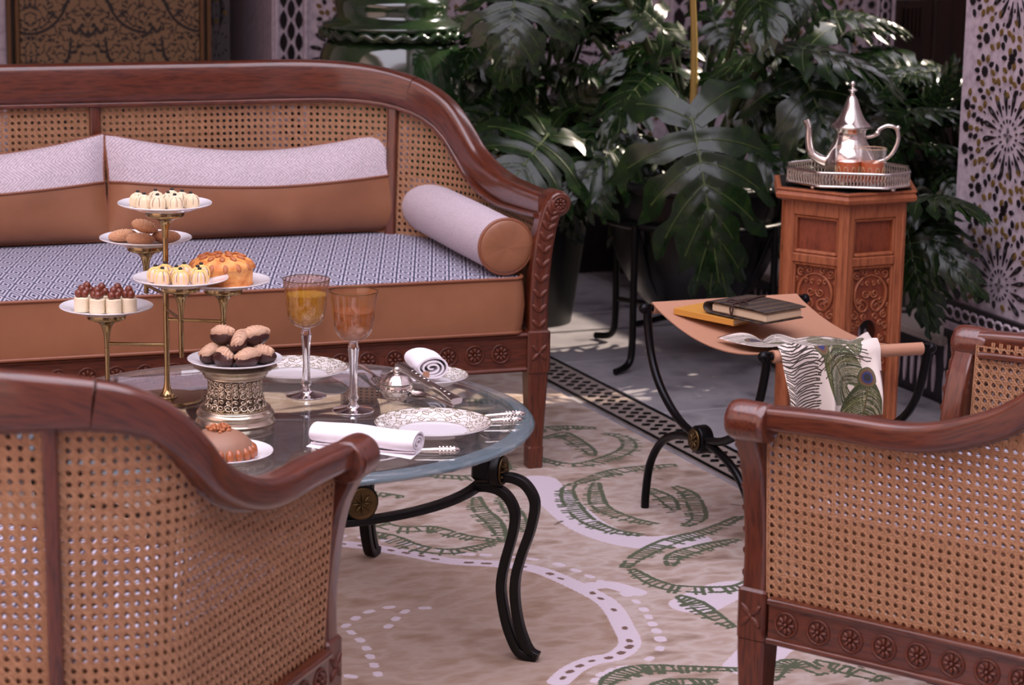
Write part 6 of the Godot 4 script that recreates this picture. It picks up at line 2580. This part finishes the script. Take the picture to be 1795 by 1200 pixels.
func fork(called: String, label: String, at: Vector3, turn: float, length: float) -> void:
	var t := thing(called, label, "fork", at, turn)
	var s := Shape.new()
	var path := curve3([Vector3(-0.09, 0.0060, 0), Vector3(-0.04, 0.0080, 0), Vector3(0.0, 0.0095, 0), Vector3(0.022, 0.006, 0)], 6)
	var sizes := []
	for k in path.size():
		var f := float(k) / (path.size() - 1)
		sizes.append(Vector2(lerpf(0.017, 0.006, smoothstep(0.0, 0.45, f)) + 0.013 * smoothstep(0.75, 1.0, f), 0.0038))
	s.sweep(path, soft_rect(0.6, 12), [Vector3(0, 0, 1)], sizes)
	part("handle", s, M["silver"], t)
	for k in 4:
		s = Shape.new()
		var z := (k - 1.5) * 0.0052
		s.tube(curve3([Vector3(0.020, 0.0062, z), Vector3(0.035, 0.0038, z), Vector3(0.052, 0.0040, z), Vector3(0.060, 0.0062, z)], 4), [0.0019, 0.0019, 0.0019, 0.0018, 0.0018, 0.0018, 0.0017, 0.0017, 0.0016, 0.0015, 0.0014, 0.0012, 0.0008], 6)
		part("tine", s, M["silver"], t)


func spoon(called: String, label: String, at: Vector3, turn: float) -> void:
	var t := thing(called, label, "spoon", at, turn)
	var s := Shape.new()
	var rows := []
	for i in 9:
		var f := i / 8.0
		var row := PackedVector3Array()
		for j in 17:
			var a := TAU * j / 16
			var x := -0.012 + 0.026 * f * cos(a)
			var z := 0.0165 * f * sin(a)
			row.append(Vector3(x, 0.0022 + 0.0075 * f * f, z))
		rows.append(row)
	s.grid(rows, Vector3(0, -2, 0))
	var under := []
	for r in rows:
		var row := PackedVector3Array()
		for q in r:
			row.append(q - Vector3(0, 0.0014, 0))
		under.append(row)
	s.grid(under, Vector3(0, 2, 0))
	part("bowl", s, M["silver"], t)
	s = Shape.new()
	s.tube(curve3([Vector3(0.013, 0.0090, 0), Vector3(0.03, 0.0105, 0), Vector3(0.06, 0.0085, 0), Vector3(0.085, 0.0060, 0)], 5), 0.0030, 8)
	part("handle", s, M["silver"], t)


# ------------------------------------------------------------------ sweets
func build_sweets() -> void:
	var y := TOP + 0.0005
	var base := Vector3(-0.615, y, -4.369)
	var fl := 0.0040
	# white iced cakes with raisins on the topmost plate
	var at := base + Vector3(0, 0.3437 + fl, 0)
	var spots := [[-0.048, 0.002], [-0.033, 0.026], [-0.008, 0.034], [0.022, 0.030], [0.047, 0.004], [-0.019, -0.020], [0.006, 0.004], [0.028, -0.014], [0.008, -0.030]]
	var where := ["leftmost white iced cake on the topmost plate", "second white iced cake from the left along the topmost plate's front", "middle white iced cake at the front of the topmost plate", "right-hand white iced cake at the front of the topmost plate", "rightmost white iced cake on the topmost plate", "white iced cake at the back left of the topmost plate", "white iced cake in the middle of the topmost plate", "white iced cake at the back right of the topmost plate", "rearmost white iced cake on the topmost plate"]
	var first: Node3D = null
	for k in spots.size():
		var p := at + Vector3(spots[k][0], 0, spots[k][1])
		if first == null:
			first = iced_cake(where[k], p, "cream_icing", "marzipan", "white iced cakes on the topmost plate", 0.0132)
		else:
			copy(first, where[k], p, k * 0.9)
	# sugared biscuits
	at = base + Vector3(-0.048, 0.2662 + fl, -0.090)
	var cook := [[-0.040, 0.012, 0.008, 0.25, 0.1, "sugared oval biscuit lying at the left of the second plate"], [-0.004, 0.011, 0.036, -0.05, 0.0, "sugared oval biscuit lying at the front of the second plate"], [0.038, 0.012, 0.010, 0.1, 0.0, "sugared oval biscuit lying at the right of the second plate behind the post"], [0.000, 0.030, 0.012, -0.4, -0.22, "sugared oval biscuit lying on top of the other biscuits"]]
	for q in cook:
		var c := thing("biscuit", q[5], "biscuit", at + Vector3(q[0], q[1] - 0.001, q[2]), q[3], "sugared biscuits on the second plate")
		var s := Shape.new()
		s.ball(Transform3D(Basis(Vector3.BACK, q[4]) * Basis.IDENTITY.scaled(Vector3(0.0265, 0.0112, 0.0165)), Vector3.ZERO), 20, 12, 0.06, 4)
		part("crumb", s, M["biscuit"], c)
		s = Shape.new()
		for k in 26:
			var a := k * 2.399
			var rr := sqrt(k / 26.0) * 0.85
			var v := Vector3(rr * cos(a) * 0.0265, 0.0112 * sqrt(maxf(0.05, 1.0 - rr * rr)), rr * sin(a) * 0.0165)
			s.ball(Transform3D(Basis.IDENTITY.scaled(Vector3.ONE * 0.0011), Basis(Vector3.BACK, q[4]) * v), 5, 3)
		part("sugar", s, M["marzipan"], c)
	# yellow iced cakes
	at = base + Vector3(0.039, 0.2287 + fl, 0.094)
	spots = [[-0.028, 0.030], [0.004, 0.034], [0.037, 0.030], [-0.042, 0.006], [-0.006, 0.008], [0.030, 0.006], [-0.030, -0.020], [0.004, -0.020], [0.034, -0.018]]
	where = ["yellow iced cake at the front left of the middle plate", "yellow iced cake at the front centre of the middle plate", "yellow iced cake at the front right of the middle plate", "leftmost yellow iced cake on the middle plate", "yellow iced cake in the centre of the middle plate", "yellow iced cake right of centre on the middle plate", "yellow iced cake at the back left of the middle plate", "yellow iced cake at the back centre of the middle plate", "yellow iced cake at the back right of the middle plate"]
	first = null
	for k in spots.size():
		var p := at + Vector3(spots[k][0], 0, spots[k][1])
		if first == null:
			first = iced_cake(where[k], p, "yellow_icing", "pink_icing", "yellow iced cakes on the middle plate", 0.0140)
		else:
			copy(first, where[k], p, k * 1.1)
	# hazelnut cakes
	at = base + Vector3(-0.106, 0.1572 + fl, 0.0)
	spots = [[-0.040, 0.018], [-0.011, 0.030], [0.018, 0.030], [0.043, 0.018], [-0.036, -0.012], [-0.008, -0.002], [0.020, -0.004]]
	where = ["leftmost layered cake topped with hazelnuts, on the lowest plate", "second hazelnut-topped cake along the front of the lowest plate", "third hazelnut-topped cake along the front of the lowest plate", "rightmost hazelnut-topped cake on the lowest plate", "hazelnut-topped cake at the back left of the lowest plate", "hazelnut-topped cake in the middle behind, on the lowest plate", "hazelnut-topped cake at the back right of the lowest plate"]
	first = null
	for k in spots.size():
		var p := at + Vector3(spots[k][0], 0, spots[k][1])
		if first == null:
			first = thing("hazelnut_cake", where[k], "cake", p, 0.0, "hazelnut cakes on the lowest plate")
			var s := Shape.new()
			var prof := [Vector2(0, 0)]
			for j in 7:
				prof.append_array([Vector2(0.0136, 0.0004 + j * 0.0036), Vector2(0.0142, 0.0018 + j * 0.0036), Vector2(0.0136, 0.0034 + j * 0.0036)])
			prof.append_array([Vector2(0.0132, 0.0262), Vector2(0.0, 0.0266)])
			s.lathe(prof, 24)
			part("layers", s, M["cream_icing"], first)
			for j in 4:
				s = Shape.new()
				var a := TAU * j / 3 + 0.5
				var q := Vector3(0.0062 * cos(a), 0.0325, 0.0062 * sin(a)) if j < 3 else Vector3(0, 0.0405, 0)
				s.ball(Transform3D(Basis.IDENTITY.scaled(Vector3(0.0070, 0.0078, 0.0070)), q), 14, 9, 0.04, j)
				part("hazelnut", s, M["hazelnut"], first)
		else:
			copy(first, where[k], p, k * 1.3)
	# the almond cake
	at = base + Vector3(0.103, 0.2102 + fl, 0.010)
	var al := thing("almond_cake", "round golden cake ringed with whole almonds on the right-hand plate", "cake", at + Vector3(-0.002, 0, 0))
	var s := Shape.new()
	s.lathe(curve2([Vector2(0, 0), Vector2(0.050, 0.0), Vector2(0.0535, 0.006), Vector2(0.0545, 0.026), Vector2(0.0565, 0.032), Vector2(0.053, 0.040), Vector2(0.040, 0.047), Vector2(0.018, 0.0505), Vector2(0.0, 0.051)], 5), 40)
	part("crust", s, M["crust"], al)
	for k in 30:
		var ring := 0 if k < 14 else (1 if k < 25 else 2)
		var n: int = [14, 11, 5][ring]
		var a: float = TAU * (k - [0, 14, 25][ring]) / n + ring * 0.3
		var rr: float = [0.0545, 0.036, 0.016][ring]
		var hh: float = [0.0355, 0.0495, 0.0525][ring]
		s = Shape.new()
		var d := Vector3(cos(a), 0, sin(a))
		var tilt := [0.95, 0.3, 0.1][ring] as float
		var out := (d * cos(tilt) - UP * sin(tilt)).normalized()
		var t3 := look(d * rr + UP * hh, out, d + UP * 0.8, Vector3(0.0052, 0.0032, 0.0085))
		s.ball(t3, 10, 7)
		part("almond", s, M["almond"], al)
	# stuffed dates on the silver pedestal
	at = Vector3(-0.476, y + 0.0998 + fl, -4.217)
	var dates := [[-0.034, 0.016, 0.004, 0.9, 0.15, "stuffed date at the far left of the pile on the pedestal plate"], [-0.014, 0.015, 0.032, 2.2, 0.0, "stuffed date in front, left of the pile's middle"], [0.022, 0.015, 0.034, 1.0, 0.0, "stuffed date in front, right of the pile's middle"], [0.042, 0.016, 0.006, -0.45, 0.0, "stuffed date at the far right of the pile on the pedestal plate"], [-0.016, 0.046, 0.006, -0.55, 0.1, "stuffed date on top of the pile, tilted to the left"], [0.008, 0.040, 0.022, 1.45, 0.25, "stuffed date on top, end-on to the camera in the pile's middle"], [0.030, 0.044, 0.000, 0.55, 0.1, "stuffed date on top of the pile, tilted to the right"], [0.004, 0.016, -0.02, 0.2, 0.0, "stuffed date at the back of the pile, almost hidden"]]
	for q in dates:
		var dt := thing("stuffed_date", q[5], "date", at + Vector3(q[0] * 1.12, q[1] * 1.08 - 0.002, q[2] * 1.08), q[3], "stuffed dates on the pedestal plate")
		s = Shape.new()
		var b := Basis(Vector3.BACK, q[4])
		s.ball(Transform3D(b * Basis.IDENTITY.scaled(Vector3(0.0280, 0.0148, 0.0152)), Vector3(0, -0.001, 0)), 20, 14, 0.07, int(q[0] * 1000))
		part("date_flesh", s, M["date"], dt)
		s = Shape.new()
		s.ball(Transform3D(b * Basis.IDENTITY.scaled(Vector3(0.0255, 0.0122, 0.0122)), b * Vector3(0.0, 0.0062, 0.002)), 26, 18, 0.16, 5)
		for k in 7:
			var x := (k - 3) * 0.0066
			s.ball(Transform3D(b * Basis(UP, 0.5) * Basis.IDENTITY.scaled(Vector3(0.0028, 0.0118 * sqrt(1.0 - pow(absf(x) / 0.026, 2.0)), 0.0122)), b * Vector3(x, 0.0092 - 6.0 * x * x, 0.002)), 8, 6)
		part("almond_filling", s, M["almond_paste"], dt)
	# praline tart at the front
	at = Vector3(-0.468, y + fl, -3.965)
	var pr := thing("praline_tart", "smooth praline-glazed tart ringed with caramel nuts, half hidden by the near chair", "cake", at + Vector3(-0.006, 0, 0))
	s = Shape.new()
	s.lathe(curve2([Vector2(0, 0), Vector2(0.052, 0.0), Vector2(0.056, 0.008), Vector2(0.054, 0.018), Vector2(0.046, 0.030), Vector2(0.030, 0.040), Vector2(0.014, 0.044), Vector2(0, 0.045)], 5), 40)
	part("glaze", s, M["praline"], pr)
	for k in 22:
		var a := TAU * k / 22
		s = Shape.new()
		s.ball(Transform3D(Basis(UP, -a) * Basis(Vector3.BACK, 0.4) * Basis.IDENTITY.scaled(Vector3(0.0078, 0.0115, 0.0072)), Vector3(0.0545 * cos(a), 0.010, 0.0545 * sin(a))), 10, 7, 0.15, k)
		part("caramel_nut", s, M["caramel_nut"], pr)
	s = Shape.new()
	for k in 34:
		var a := k * 2.399
		var rr := 0.019 * sqrt(k / 34.0)
		s.ball(Transform3D(Basis(UP, a) * Basis(Vector3.RIGHT, k * 0.7) * Basis.IDENTITY.scaled(Vector3(0.0052, 0.0026, 0.0034)), Vector3(rr * cos(a), 0.0462 + 0.003 * sin(k * 1.7), rr * sin(a))), 7, 5, 0.2, k)
	stuff(part("chopped_nuts", s, M["almond"], pr))


func iced_cake(label: String, at: Vector3, icing: String, body: String, group: String, r: float) -> Node3D:
	var t := thing("petit_four", label, "cake", at, 0.0, group)
	var s := Shape.new()
	s.lathe(curve2([Vector2(0, 0), Vector2(r * 0.88, 0.0), Vector2(r, r * 0.35), Vector2(r * 1.02, r * 0.8), Vector2(r * 0.93, r * 1.28), Vector2(r * 0.62, r * 1.6), Vector2(r * 0.2, r * 1.72), Vector2(0, r * 1.73)], 4), 24, Transform3D.IDENTITY, false, 0.035, 12)
	part("cake", s, M[body], t)
	s = Shape.new()
	for k in 9:
		var a := TAU * k / 9
		var p := PackedVector3Array()
		for q in [[0.98, 0.35], [1.045, 0.7], [1.0, 1.15], [0.72, 1.58], [0.30, 1.75]]:
			p.append(Vector3(r * q[0] * cos(a), r * q[1], r * q[0] * sin(a)))
		s.tube(curve3(Array(p), 3), r * 0.085, 5)
	s.ball(Transform3D(Basis.IDENTITY.scaled(Vector3(r * 0.45, r * 0.22, r * 0.45)), Vector3(0, r * 1.74, 0)), 10, 6)
	part("icing", s, M[icing], t)
	s = Shape.new()
	for k in 7:
		var a := TAU * k / 7 + 0.3
		var p := PackedVector3Array()
		for q in [[1.03, 0.5], [1.06, 0.9], [0.92, 1.36], [0.55, 1.68]]:
			p.append(Vector3(r * q[0] * cos(a), r * q[1], r * q[0] * sin(a)))
		s.tube(curve3(Array(p), 3), r * 0.028, 4)
	part("drizzle", s, M["hazelnut"], t)
	s = Shape.new()
	s.ball(Transform3D(Basis.IDENTITY.scaled(Vector3(r * 0.27, r * 0.22, r * 0.27)), Vector3(r * 0.05, r * 2.02, 0)), 8, 6, 0.2, 1)
	part("raisin", s, M["raisin"], t)
	return t
